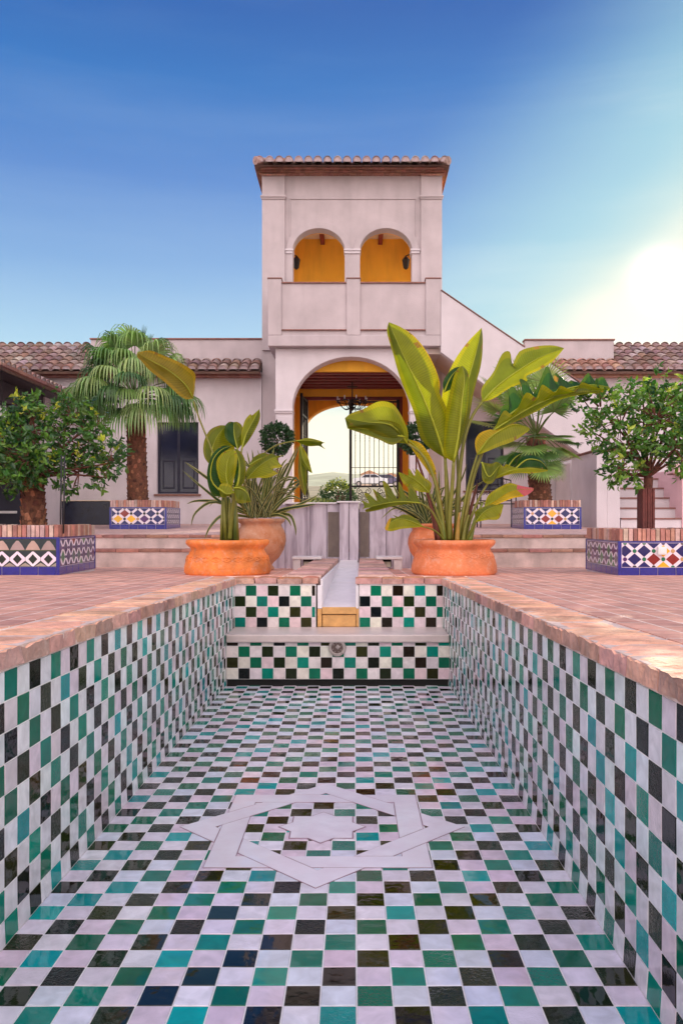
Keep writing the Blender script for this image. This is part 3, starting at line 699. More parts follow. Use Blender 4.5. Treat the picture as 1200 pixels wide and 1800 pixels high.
# ================================================================ the villa
D = 19.0; S = F/D
def arch_pts(cx, rx, zs, rise, n=24, a0=180, a1=0):
    return [(cx+rx*math.cos(R(a0+(a1-a0)*i/n)), zs+rise*math.sin(R(a0+(a1-a0)*i/n))) for i in range(n+1)]
def wall_arches(mb_, x0, x1, z0, z1, arches, y0, y1, m=0):
    pts = [(x0, z0)]
    for (cx, rx, zs, rise) in arches:
        pts += [(cx-rx, z0)]+arch_pts(cx, rx, zs, rise)+[(cx+rx, z0)]
    pts += [(x1, z0), (x1, z1), (x0, z1)]
    mb_.prism(pts, y0, y1, m)
CLAY = [(.30,.19,.17), (.24,.15,.14), (.36,.25,.22), (.28,.16,.12), (.40,.30,.28)]
def tile_roof(name, parent, e0, along, width, upv, length, spacing=.225, m_tile=None, colors=CLAY, face_out=True, hips=None, hk=.85):
    e0 = Vector(e0); along = Vector(along).normalized(); upv = Vector(upv).normalized(); nrm = along.cross(upv).normalized()
    if nrm.z < 0: nrm = -nrm
    n = max(1, round(width/spacing)); sp_ = width/n; mb = MB(); seg = .34; rows = max(1, math.ceil(length/seg)); K = 6
    for i in range(n):
        off = 0
        for j in range(rows):
            u0 = j*seg-(.05 if j else 0)+rnd(-.008,.008); u1 = min((j+1)*seg, length)
            c0 = e0+along*((i+.5)*sp_+rnd(-.006,.006)); r0, r1 = sp_*.47, sp_*.40; th = .014
            if hips and not hips(c0+upv*(u0+u1)/2): continue
            cc = jit(random.choice(colors), .25)
            vs = []
            for u, r, lf in ((u0, r0, .030), (u1, r1, .004)):
                base = c0+upv*u+nrm*lf
                for q in range(K+1):
                    a = math.pi*q/K; vs.append(base+along*(math.cos(a)*r)+nrm*(math.sin(a)*r*hk))
                for q in range(K+1):
                    a = math.pi*q/K; vs.append(base+along*(math.cos(a)*(r-th))+nrm*(math.sin(a)*(r-th)*hk))
            h = 2*(K+1); fs = []
            for q in range(K):
                fs.append((q, q+1, h+q+1, h+q)); fs.append((K+1+q, h+K+1+q, h+K+2+q, K+2+q)); fs.append((q, K+1+q, K+2+q, q+1))
            mb.add(vs, fs, 0, cc)
            if j == 0:   # mortar plug set back in the mouth of the eave tile
                b = c0+upv*(u0+.012)+nrm*.026; vs = [b+along*(math.cos(math.pi*q/K)*(r0-th))+nrm*(math.sin(math.pi*q/K)*(r0-th)*hk) for q in range(K+1)]
                vs += [v+upv*.05 for v in vs]
                fs = [tuple(range(K+1))]; mb.add(vs, fs, 1)
        # pan tile between the covers
        for j in range(rows):
            u0 = j*seg-.03; u1 = min((j+1)*seg, length); c0 = e0+along*((i+1)*sp_)
            if i == n-1 or (hips and not hips(c0+upv*(u0+u1)/2)): continue
            vs = []
            for u, lf in ((u0, .018), (u1, -.002)):
                for q in range(4):
                    a = (q/3-.5)*2; vs.append(c0+upv*u+along*(a*sp_*.26)+nrm*(lf+.035*a*a-.02))
            mb.add(vs, [(q, q+1, 5+q, 4+q) for q in range(3)], 0, jit(random.choice(colors), .3))
    if hips and width > 3.5:
        apex = e0+along*(width/2)+upv*(width/2)/max(.2, abs(upv.y) if abs(along.x) > .5 else abs(upv.x)); dn = Vector((0,0,-.05))
        mb.add([e0+dn, e0+along*width+dn, apex+dn], [(0,1,2)], 0, (.16,.09,.07))
    else:
      bs = [e0+nrm*-.03, e0+along*width+nrm*-.03, e0+along*width+upv*length+nrm*-.03, e0+upv*length+nrm*-.03]
      mb.add(bs+[b+nrm*-.05 for b in bs], [(0,1,2,3),(4,7,6,5),(0,4,5,1),(2,6,7,3),(1,5,6,2),(0,3,7,4)], 0, (.16,.09,.07))
    return mb.build(name, [tile_clay, mat('eave_mortar', (.50,.40,.42), .9, .2, 20, .5, 90)], parent)
def brick_row(mb, x0, x1, y0, y1, z0, z1, ln=.12, base=(.40,.20,.14), axis='x'):
    a, b = (x0, x1) if axis == 'x' else (y0, y1)
    p = a
    while p < b-.01:
        q = min(p+ln*rnd(.94,1.06), b)
        if axis == 'x': mb.box(p+.003, q-.003, y0, y1, z0, z1, 0, jit(base, .2))
        else: mb.box(x0, x1, p+.003, q-.003, z0, z1, 0, jit(base, .2))
        p = q

tw = thing('tower', (0, 21, .2), 'tall square tower with twin arched balcony above a wide entrance arch and tiled roof', 'tower')
TX0, TX1 = X(461, D), X(776, D); TB = 23.2
zf2 = 4.30
# upper storey
mb = MB()
zcap = Z(303, D)
A1 = (X(560, D), 45.5/S, Z(441, D), 39/S); A2 = (X(678, D), 45.5/S, Z(441, D), 39/S)
wall_arches(mb, TX0+.03, TX1-.03, zf2+.005, zcap+.10, [A1, A2], D, D+.32)
mb.build('arcade_wall', stucco, tw, bevel=.012)
mb = MB(); wall_arches(mb, TX0+.31, TX1-.31, zf2+.005, zcap+.09, [(A1[0], A1[1]+.001, A1[2], A1[3]+.001), (A2[0], A2[1]+.001, A2[2], A2[3]+.001)], D+.321, D+.345); mb.build('inner_plaster', ochre, tw)
mb = MB()
ycl = (D+.325+TB)/2; SIDEP = [(D+.325, zf2), (ycl-1.4, zf2)]+[(ycl+1.4*math.cos(R(180-180*i/16)), 6.75+1.3*math.sin(R(180-180*i/16))) for i in range(17)]+[(ycl+1.4, zf2), (TB-.301, zf2), (TB-.301, zcap+.1), (D+.325, zcap+.1)]
mb.prismx(SIDEP, TX0, TX0+.3)
# unseen side and rear arch openings, added to let sun into the loggia
ycl = (D+.325+TB)/2
mb.prismx(SIDEP, TX1-.3, TX1)
mb.build_each('side_wall', [ochre], tw)
mb = MB(); wall_arches(mb, TX0, TX1, zf2+.004, zcap+.1, [(X(560, TB), .62, 6.72, .28), (X(674, TB), .62, 6.72, .28)], TB-.3, TB); mb.build('rear_wall', ochre, tw)
mb = MB(); mb.prismx([(D, zf2)]+SIDEP[1:-2]+[(TB+.01, zf2), (TB+.01, zcap+.1), (D, zcap+.1)] if False else [(y if 0 < k < len(SIDEP)-1 else y, z) for k, (y, z) in enumerate(SIDEP)], TX0-.012, TX0-.001); mb.build('outer_skin', stucco, tw)
mb = MB()
for cx in (X(560, TB), X(674, TB)):
    pts = arch_pts(cx, .70, 6.74, .36, 16); pin = arch_pts(cx, .64, 6.74, .30, 16)
    mb.prism([(cx-.70, 4.4)]+pts+[(cx+.70, 4.4), (cx+.64, 4.4)]+pin[::-1]+[(cx-.64, 4.4)], TB-.335, TB-.3005)
mb.build_each('door_arch_moulding', ochre, tw, per=1)
mb = MB(); mb.box(TX0+.305, TX1-.305, D+.325, TB-.302, Z(418, TB-.4), Z(418, TB-.4)+.15); mb.build('loggia_ceiling', cream, tw)
mb = MB(); zc_ = Z(418, TB-.4)
for px in (507, 562, 617, 672, 727): mb.box(X(px, 21)-.06, X(px, 21)+.06, D+.33, TB-.31, zc_-.17, zc_-.003)
mb.build_each('ceiling_beam', wood_dark, tw, bevel=.01, per=1)
mb = MB(); mb.box(TX0+.3, TX1-.3, D+.32, TB-.3, zf2-.2, zf2-.003); mb.build('loggia_floor', mat('pale_paver', (.86,.66,.45), .7, .1, 8), tw)
# pilasters at the corners with capital mouldings
mb = MB()
for a, b in ((461, 501), (739, 776)):
    mb.box(X(a,D)-.0, X(b,D), D-.07, D+.02, zf2, zcap)
mb.build_each('corner_pilaster', stucco, tw, bevel=.008, per=1)
mb = MB()
for a, b in ((458.5, 503.5), (736.5, 778.5)):
    mb.box(X(a,D), X(b,D), D-.12, D+.0, Z(349.5,D), Z(346,D)); mb.box(X(a+1.2,D), X(b-1.2,D), D-.10, D+.0, Z(352.5,D), Z(349.6,D))
mb.build_each('capital_moulding', stucco, tw, bevel=.012, per=2)
mb = MB()
xa, xb = X(509,D), X(731,D); z1_ = Z(349,D); z0_ = Z(415,D)
mb.box(xa, xb, D-.022, D+.0, z1_-.022, z1_); mb.box(xa, xa+.02, D-.022, D, z0_, z1_-.0225); mb.box(xb-.02, xb, D-.022, D, z0_, z1_-.0225)
mb.build('panel_moulding', stucco, tw, bevel=.005)
mb = MB()
for (cx, rx, zs, rise) in (A1, A2):
    o_ = arch_pts(cx, rx+.155, zs, rise+.155); i_ = arch_pts(cx, rx+.006, zs, rise+.006)
    half = [p for p in o_ if (p[0] < (A1[0]+A2[0])/2-.004 if cx == A1[0] else p[0] > (A1[0]+A2[0])/2+.004)]
    P = half+(i_[::-1])
    if cx == A1[0]: P = half+[((A1[0]+A2[0])/2-.004, half[-1][1]-.08)]+i_[::-1]
    else: P = [((A1[0]+A2[0])/2+.004, half[0][1]-.08)]+half+i_[::-1]
    mb.prism(P, D-.025, D-.0005)
mb.build_each('archivolt', stucco, tw, bevel=.004, per=1)
mb = MB()
for a, b in ((501, 516), (604, 634), (721, 738)):
    mb.box(X(a,D)-.0, X(b,D), D-.05, D+.33, Z(441.5,D), Z(438,D)); mb.box(X(a+1,D), X(b-1,D), D-.03, D+.328, Z(446,D), Z(441.6,D))
mb.build_each('impost', stucco_white, tw, bevel=.01, per=2)
# brick cornice under the eaves and the hipped tile roof
mb = MB(); zt_ = zcap
for k, (ex, pr) in enumerate(((.05,.10), (.10,.17), (.15,.25))):
    z0_ = zcap-.085+.037*k; brick_row(mb, TX0-ex, TX1+ex, D-pr, D+.1, z0_, z0_+.034, .13 if k != 1 else .11, (.34,.16,.12))
    brick_row(mb, TX1+ex-.1, TX1+ex, D+.101, TB, z0_, z0_+.034, .14, (.55,.22,.10), 'y'); brick_row(mb, TX0-ex, TX0-ex+.1, D+.101, TB, z0_, z0_+.034, .14, (.34,.16,.12), 'y')
for a, b in ((460, 502), (738, 777.5)): brick_row(mb, X(a,D), X(b,D), D-.13, D-.101, zcap-.12, zcap-.088, .12, (.46,.24,.18))
mb.build('brick_cornice', brickcap, tw, bevel=.004)
mb = MB(); mb.box(TX0-.14, TX1+.14, D-.2, TB+.2, zcap+.028, zcap+.06); mb.build('eave_board', wood_dark, tw)
ze = zcap+.015; ye = 18.52; ex0, ex1 = X(448, ye), X(789, ye)
mid = (ex0+ex1)/2; 
def hipf(p): return abs(p.x-mid) < (ex1-ex0)/2-(p.y-ye)*.98+.12
rf = tile_roof('roof', tw, (ex0, ye, ze), (1,0,0), ex1-ex0, (0,1,.27), 2.4, .225, hips=hipf, hk=1.2)
def hips_(p): return (p.y-ye) > abs(abs(p.x-mid)-(ex1-ex0)/2)*.98-.12 and (ye+2*2.3-p.y) > abs(abs(p.x-mid)-(ex1-ex0)/2)*.98-.12
sub(tile_roof('side_slope', tw, (ex1, ye, ze), (0,1,0), 4.7, (-1,0,.27), 2.3, .228, hips=hips_), tw)
sub(tile_roof('side_slope', tw, (ex0, ye, ze), (0,1,0), 4.7, (1,0,.27), 2.3, .228, hips=hips_), tw)
# hip caps at the two front corners, turned up at the tip
mb = MB()
for sx_ in (-1, 1):
    c0 = Vector((mid+sx_*((ex1-ex0)/2-.03), ye+.03, ze+.06)); dv = Vector((-sx_, 1, .27)).normalized()
    for k in range(8):
        mb.tube([c0+dv*(k*.34-.03), c0+dv*(k*.34+.36)], [.095, .08], 10, 0, jit(random.choice(CLAY), .2))
mb.build_each('hip_ridge', tile_clay, tw, per=8)
# lower block either side of the passage
mb = MB()
mb.box(TX0, -1.66, D, 22.0, .1, zf2-.003); mb.box(1.62, TX1, D, 22.0, .1, zf2-.003)
mb.build_each('ground_floor_wall', stucco, tw, bevel=.01, per=1)
mb = MB()
mb.box(-1.655, -1.56, 18.06, 22.0, .1, 4.0); mb.box(1.52, 1.615, 18.06, 22.0, .1, 4.0)
mb.build_each('passage_lining', ochre, tw, per=1)
mb = MB(); bx0, bx1 = -1.69, 1.60; PY = 17.6
wall_arches(mb, bx0, bx1, .1, 4.068, [(X(617,PY), 103/81.65, Z(716,PY), 89/81.65)], PY, PY+.42)
mb.build('portal_wall', stucco_white, tw, bevel=.015)
mb = MB(); mb.box(bx0, bx0+.3, PY+.425, D-.001, .1, 4.068); mb.box(bx1-.3, bx1, PY+.425, D-.001, .1, 4.068); mb.build_each('portal_cheek', stucco, tw, per=1)
mb = MB()
for a, b in ((482, 515), (719, 754)):
    mb.box(X(a,PY), X(b,PY), PY-.05, PY+.44, Z(724,PY), Z(720,PY)); mb.box(X(a+1,PY), X(b-1,PY), PY-.03, PY+.43, Z(727,PY), Z(724.1,PY))
mb.build_each('portal_impost', stucco_white, tw, bevel=.008, per=2)
mb = MB()
for a, b in ((487, 511), (726, 750)):
    mb.box(X(a,PY), X(b,PY), PY-.018, PY, .3, Z(732,PY))
mb.build_each('portal_panel', stucco_white, tw, bevel=.006, per=1)
# balcony
BY = 17.4; px = lambda p: X(p, BY); pz = lambda p: Z(p, BY)
mb = MB()
mb.box(px(471), px(774), BY, D-.075, pz(608), zf2+.0)
mb.build('balcony_slab', stucco, tw, bevel=.012)
mb = MB()
for a, b in ((471, 494.5), (609, 633), (748, 774)): mb.box(px(a), px(b), BY+.0, BY+.22, zf2+.002, pz(490))
mb.build_each('balcony_pier', stucco, tw, bevel=.01, per=1)
mb = MB()
for a, b in ((494.6, 608.9), (633.1, 747.9)): mb.box(px(a), px(b), BY+.045, BY+.18, zf2+.001, pz(497.5))
mb.box(px(471), px(471)+.16, BY+.221, D-.075, zf2+.001, pz(497)); mb.box(px(774)-.16, px(774), BY+.221, D-.6, zf2+.001, pz(497))
mb.build_each('parapet_panel', stucco, tw, per=1)
mb = MB()
for a, b in ((495, 609), (633, 748)): mb.box(px(a), px(b), BY+.0, BY+.044, pz(580.5), pz(578.5)); 
for a, b in ((494.6, 608.9), (633.1, 747.9)): mb.box(px(a)+.002, px(b)-.002, BY+.01, BY+.2, pz(497.4), pz(495))
for a, b in ((470, 495.5), (608, 634), (747, 775)): mb.box(px(a), px(b), BY-.012, BY+.235, pz(489.9), pz(487.8))
mb.build_each('brick_capping', mat('brown_capping', (.24,.11,.09), .8, .3, 14, .5, 60), tw, bevel=.004, per=1)
# passage: beams, lintels, rear arch, door frame
mb = MB()
mb.box(-1.555, 1.515, 18.06, 18.16, Z(655,18.2), 4.0); mb.box(-1.555, 1.515, 20.55, 20.7, 3.475, 4.0)
mb.build_each('lintel', ochre, tw, per=1)
mb = MB(); mb.box(-1.555, 1.515, 18.165, 20.545, 3.86, 4.0); mb.box(-1.555, 1.515, 20.71, 21.99, 3.9, 4.0); mb.build_each('passage_ceiling', mat('dark_boards', (.16,.03,.02), .7, .3, 10, .3, 40), tw, per=1)
mb = MB()
for k in range(6): y = 18.3+k*.40; mb.box(-1.553, 1.513, y, y+.14, 3.64, 3.857)
mb.build_each('passage_beam', wood_dark, tw, bevel=.01, per=1)
mb = MB()
mb.box(X(529,20.6), X(539,20.6), 20.56, 20.68, .1, 3.47); mb.box(X(700,20.6), X(707,20.6), 20.56, 20.68, .1, 3.47); mb.box(X(539.2,20.6), X(699.8,20.6), 20.56, 20.66, 3.39, 3.465)
mb.build('door_frame', wood_dark, tw, bevel=.008)
mb = MB(); RY = 22.0
wall_arches(mb, TX0, TX1, .1, 4.28, [(X(622,RY), 84/(F/RY), Z(752,RY), 43/(F/RY))], RY+.001, RY+.4)
mb.build('rear_arch_wall', ochre, tw, bevel=.01)
mb = MB(); mb.box(TX0, TX1, RY-.0+.002, TB, 4.285, zf2+.2); mb.build('rear_slab', stucco, tw)

def scroll(c, r, turns, a0, hand, plane_y, n=26, r_end=.18):
    P = []
    for i in range(n+1):
        t = i/n; a = R(a0)+hand*t*turns*2*math.pi; rr = r*(1-t*(1-r_end)); P.append((c[0]+rr*math.cos(a), plane_y, c[1]+rr*math.sin(a)))
    return P
# iron gate: the right leaf closed, the left leaf swung open
def gate_leaf(label, x0, x1, M_=None):
    g = thing('iron_gate', ((x0+x1)/2, 20.5, .2), label, 'gate', 'leaves of the iron gate'); y = 20.5; parts = {}
    mb = MB(); z0, z1 = .3, 3.38
    for x in (x0, x1): mb.box(x-.035, x+.035, y-.03, y+.03, z0-.1, z1)
    for z in (z0, Z(855,y), z1-.05, 2.9): mb.box(x0+.0352, x1-.0352, y-.016, y+.016, z-.022, z+.022)
    mb.box(x0+.0352, x1-.0352, y-.01, y+.01, Z(822,y)-.008, Z(822,y)+.008)
    parts['frame'] = mb
    mb = MB(); nb = 9
    for k in range(1, nb+1):
        x = x0+(x1-x0)*k/(nb+1); mb.tube([(x,y,Z(855,y)), (x,y,z1-.05)], .0085, 6)
        for zz in (Z(766,y), Z(770,y), Z(775,y), Z(830,y)): mb.lathe([(.001,-.02),(.017,0),(.001,.02)], (x,y,zz), 6)
    parts['bars'] = mb
    mb = MB(); zc = (z0+Z(855,y))/2+.16; wd = x1-x0; sc = .17
    for cx in (x0+wd*.28, x0+wd*.72):
        for k in range(14):
            a = 2*math.pi*k/14; mb.tube([(cx+.03*math.cos(a), y, zc+.03*math.sin(a)), (cx+.13*math.cos(a), y, zc-.0+.13*math.sin(a))], [.006,.013], 5)
        mb.tube([(cx+.15*math.cos(2*math.pi*k/24), y, zc+.15*math.sin(2*math.pi*k/24)) for k in range(25)], .009, 5)
        for h in (-1, 1):
            mb.tube(scroll((cx+h*.10, Z(855,y)-.12), .085, 1.4, 90, -h, y), .010, 5); mb.tube(scroll((cx+h*.10, z0+.12), .08, 1.4, -90, h, y), .010, 5)
    parts['scrollwork'] = mb
    for k, q in parts.items():
        if M_ is not None: q.v = [tuple(M_@Vector(v)) for v in q.v]
        if k == 'bars': q.build_each('bar', iron, g, per=5)
        else: q.build(k, iron, g)
    return g
gx = X(616, 20.5); gr = X(699, 20.5); gl_ = X(541, 20.5)
gate_leaf('right leaf of the black wrought iron gate, closed, with scroll panel', gx, gr)
hinge = Vector((gl_-.06, 20.5, 0)); Mh = Matrix.Translation(hinge)@Matrix.Rotation(R(97), 4, 'Z')@Matrix.Translation(-Vector((gl_, 20.5, 0)))
Mh = Matrix.Translation(Vector((gl_-.02, 20.45, 0)))@Matrix.Rotation(R(-94), 4, 'Z')@Matrix.Translation(-Vector((gl_, 20.5, 0)))
gate_leaf('left leaf of the black wrought iron gate, swung open toward the courtyard', gl_, gx-.04, Mh)
# chandelier
cd = thing('chandelier', (X(619,19.4), 19.4, 3.1), 'black wrought iron candle chandelier hanging in the entrance arch', 'chandelier')
cx, cy = X(619,19.4), 19.4; zc = Z(712,19.4)
mb = MB(); mb.tube([(cx,cy,3.64),(cx,cy,zc-.12)], .014, 6); mb.lathe([(.004,-.14),(.03,-.12),(.05,-.08),(.02,-.03),(.06,.0),(.03,.05),(.045,.1),(.012,.16)], (cx,cy,zc), 12)
mb.box(cx-.12, cx+.12, cy-.02, cy+.02, Z(681,19.4), Z(679,19.4)); mb.build('stem', iron, cd)
for k in range(8):
    a = R(45*k+15); ca, sa = math.cos(a), math.sin(a); r_ = .36
    mb = MB(); mb.tube([(cx+ca*t*r_, cy+sa*t*r_, zc-.02-.13*math.sin(math.pi*t)+.10*t) for t in [i/10 for i in range(11)]], .010, 5)
    mb.tube([(cx+ca*(.22+.05*math.cos(b)), cy+sa*(.22+.05*math.cos(b)), zc+.04+.05*math.sin(b)) for b in [i*.5 for i in range(10)]], .007, 5)
    mb.lathe([(.012,0),(.05,.01),(.052,.02),(.012,.025)], (cx+ca*r_, cy+sa*r_, zc+.08), 10); ar = mb.build('arm', iron, cd)
    mb = MB(); mb.tube([(cx+ca*r_, cy+sa*r_, zc+.10),(cx+ca*r_, cy+sa*r_, zc+.19)], .012, 8); mb.build('candle', plastic, ar if False else cd)
mb = MB(); mb.tube([(cx+.37*math.cos(2*math.pi*k/32), cy+.37*math.sin(2*math.pi*k/32), zc+.07) for k in range(33)], .010, 5); mb.build('ring', iron, cd)
# loggia wall lamps
for px_, lab in ((521, 'dark lantern on the left side wall of the balcony arcade'), (713, 'dark lantern on the right side wall of the balcony arcade')):
    dd = 20.2; t = thing('wall_lantern', (X(px_,dd), dd, Z(462,dd)), lab, 'lantern', 'lanterns in the balcony arcade'); x_, z_ = X(px_,dd), Z(462,dd); s_ = -1 if px_ < 600 else 1
    mb = MB(); mb.lathe([(.01,-.17),(.06,-.13),(.09,.06),(.10,.07),(.05,.13),(.01,.18)], (x_, dd, z_), 6); mb.build('lantern_body', iron, t)
    mb = MB(); mb.tube([(x_, dd, z_+.17), (x_+s_*.12, dd, z_+.22), (x_+s_*.40, dd, z_+.05)], .014, 6); mb.build('bracket', iron, t)

# ---------------------------------------------------------------- wings
def window(parent, x0, x1, z0, z1, y, reveal=.12, slats=False):
    mb = MB(); f = .05
    mb.box(x0, x0+f, y-.02, y+.03, z0, z1); mb.box(x1-f, x1, y-.02, y+.03, z0, z1); mb.box(x0+f, x1-f, y-.019, y+.03, z1-f, z1); mb.box(x0+f, x1-f, y-.019, y+.03, z0, z0+f)
    xm = (x0+x1)/2; mb.box(xm-.03, xm+.03, y-.012, y+.025, z0+f, z1-f)
    for a, b in ((x0+f+.06, xm-.09), (xm+.09, x1-f-.06)):
        for p, q, r_, s_ in ((a, b, z0+.12, z0+.16), (a, b, z1*.45+z0*.55, z1*.45+z0*.55+.04)): mb.box(p, q, y-.008, y+.02, r_, s_)
        mb.box(a, a+.03, y-.0075, y+.02, z0+.165, z1*.45+z0*.55-.005); mb.box(b-.03, b, y-.0075, y+.02, z0+.165, z1*.45+z0*.55-.005)
    wf = mb.build('window', shutter, parent, bevel=.004)
    mb = MB(); mb.box(x0+.03, x1-.03, y+.0, y+.012, z0+.03, z1-.03); g = mb.build('pane', glass_dark, parent); g.parent = wf
    mb = MB(); mb.box(x0-.06, x1+.06, y-reveal-.05, y+.02, z0-.05, z0-.006); g = mb.build('sill', mat('brown_sill', (.22,.10,.07), .7, .2, 12), parent, bevel=.004); g.parent = wf
def wall_hole(mb_, x0, x1, z0, z1, holes, y0, y1):     # rectangular openings
    xs_ = x0
    for (a, b, c, d) in sorted(holes):
        mb_.box(xs_, a, y0, y1, z0, z1); mb_.box(a, b, y0, y1, z0, c); mb_.box(a, b, y0, y1, d, z1); xs_ = b
    mb_.box(xs_, x1, y0, y1, z0, z1)
zev = Z(651, 18.55)
lw = thing('left_wing', (-6, 20, .2), 'low mauve white wing with tiled eaves and flat parapet left of the tower', 'building')
mb = MB(); wl, wr = X(276, D), X(349, D)
wall_hole(mb, -13, TX0-.013, .05, zev+.05, [(wl, wr, Z(868,D), Z(742,D))], D, D+.3)
mb.build('front_wall', stucco_white, lw)
window(lw, wl, wr, Z(868,D), Z(742,D), D+.12)
mb = MB(); mb.box(X(160,D+.3), TX0-.013, 19.28, 19.5, zev, Z(597,19.28)); mb.build('parapet', stucco, lw, bevel=.012)
mb = MB(); mb.box(X(159,D+.3), TX0-.013, 19.25, 19.53, Z(597,19.28)+.001, Z(594.5,19.28)); mb.build('parapet_cap', mat('brown_capping', (.2,.1,.1)), lw)
xl0 = X(163, 18.55)
tile_roof('roof', lw, (-12.5, 18.55, zev), (1,0,0), xl0+12.5, (0,1,.47), 2.4, .235)
tile_roof('eave_strip', lw, (xl0, 18.55, zev), (1,0,0), TX0-.02-xl0, (0,1,.47), .8, .235)
mb = MB(); brick_row(mb, -12.5, TX0-.02, 18.72, D+.01, zev-.10, zev-.045, .26, (.30,.13,.10)); mb.build('eave_bricks', brickcap, lw)
mb = MB(); mb.box(-12.5, TX0-.02, 18.62, D+.01, zev-.043, zev-.012); mb.build('eave_board', wood_dark, lw)
pl = thing('plinth_bench', (-6.2, 18.2, .2), 'long low bench wall clad in dark navy tiles under the left wing', 'bench')
mb = MB(); mb.box(-10.5, X(193,18.0), 18.0, 18.9, .1, Z(881,18)); mb.build('tiled_block', plinth, pl, bevel=.01)
mb = MB(); mb.box(-10.52, X(194,18.0), 17.97, 18.93, Z(881,18)+.002, Z(879,18)); mb.build('bench_top', cream, pl, bevel=.006)

rw = thing('right_wing', (6, 20, .2), 'low mauve white wing with tiled eaves and flat parapet right of the tower', 'building')
mb = MB(); wl2, wr2 = X(818, D), X(885, D)
wall_hole(mb, TX1+.0, 13, .05, zev+.05, [(wl2, wr2, Z(862,D), Z(740,D))], D, D+.3)
mb.build('front_wall', stucco_white, rw)
window(rw, wl2, wr2, Z(862,D), Z(740,D), D+.12)
pr = X(1078, 19.28); mb = MB(); mb.box(X(922,19.28), pr, 19.28, 19.5, zev-.3, Z(598.5,19.28)); mb.build('parapet', stucco, rw, bevel=.012)
mb = MB(); mb.box(X(921,19.28), pr+.02, 19.25, 19.53, Z(598.5,19.28)+.001, Z(596,19.28)); mb.build('parapet_cap', MATS['brown_capping'], rw)
xr0 = X(990, 18.55)
def rake(p): return (p.x > xr0 - (p.y-18.55)*.55 - .05)
tile_roof('eave_strip', rw, (xr0-.45, 18.55, zev), (1,0,0), pr-xr0+.45, (0,1,.47), .8, .225, hips=rake, colors=[(.42,.22,.16), (.36,.19,.15), (.46,.28,.22)])
tile_roof('roof', rw, (pr, 18.55, zev), (1,0,0), 12.5-pr, (0,1,.47), 2.4, .225)
mb = MB(); brick_row(mb, xr0, 12.5, 18.72, D-.001, zev-.10, zev-.045, .26, (.42,.22,.14)); mb.build('eave_bricks', brickcap, rw)
mb = MB(); mb.box(xr0+.0, 12.5, 18.62, D-.001, zev-.043, zev-.012); mb.build('eave_board', wood_dark, rw)

# side porch on the left, running towards the viewer
sp_ = thing('side_porch', (-7, 14, .1), 'dark shaded side porch with tiled eave and timber beam at far left', 'porch')
zE = 3.02; EX = -6.03
tile_roof('roof', sp_, (EX, 8.0, zE), (0,1,0), 10.45, (-1,0,.42), 3.4, .225)
mb = MB(); mb.box(-9.5, -6.42, 17.0, 17.3, .05, zE-.02); mb.box(-6.72, -6.42, 17.301, 18.99, .05, zE+.05); mb.build('end_wall', stucco_white, sp_, bevel=.008)
mb = MB(); brick_row(mb, EX+.12, EX+.20, 8.0, 18.45, zE-.09, zE-.035, .26, (.28,.13,.11), 'y'); mb.build('eave_bricks', brickcap, sp_)
mb = MB(); mb.box(-6.75, -6.45, 8.0, 16.995, zE-.48, zE-.10); mb.box(-9.4, EX-.05, 8.0, 18.44, zE-.095, zE-.065); mb.build('timber_beam', mat('dark_timber', (.035,.02,.03), .6, .3, 10, .3, 50), sp_)
mb = MB(); mb.box(-6.74, -6.46, 12.2, 12.48, deckz(12), zE-.485); mb.build('post', MATS['dark_timber'], sp_)
mb = MB(); mb.box(-9.6, -9.4, 8.0, 17.0, -.5, zE+.3); mb.build('rear_wall', mat('painted_porch_shade', (.03,.03,.05), .6, .3, 3), sp_)  # rear wall coloured dark to stand for the porch's shade
mb = MB(); mb.box(-9.39, -6.70, 16.93, 16.99, deckz(17)-.3, zE-.1); mb.build('porch_shade_lining', MATS['painted_porch_shade'], sp_)  # dark sheet added over the end wall, porch shade put into its colour
mb = MB(); mb.box(-9.4, -6.85, 16.6, 16.65, 2.05, 2.12); mb.box(-9.4, -6.85, 16.6, 16.65, .50, .55); mb.build_each('rail', plastic, sp_, per=1)
ln = thing('porch_lantern', (X(4,13), 13, Z(725,13)), 'small glass lantern hanging in the dark side porch', 'lantern')
x_, z_ = X(4,13), Z(724,13)
mb = MB(); mb.lathe([(.001,.17),(.07,.10),(.085,.09)], (x_,13,z_), 6); mb.lathe([(.07,-.10),(.07,-.12),(.001,-.14)], (x_,13,z_), 6); mb.tube([(x_,13,z_+.17),(x_,13,zE-.1)], .006)
for k in range(6): a = R(60*k); mb.tube([(x_+.068*math.cos(a),13+.068*math.sin(a),z_-.1),(x_+.08*math.cos(a),13+.08*math.sin(a),z_+.1)], .006, 4)
mb.build('frame', iron, ln)
mb = MB(); mb.lathe([(.058,-.10),(.068,.09)], (x_,13,z_), 6); mb.build('glass', mat('milky_glass', (.5,.5,.5), .2), ln)

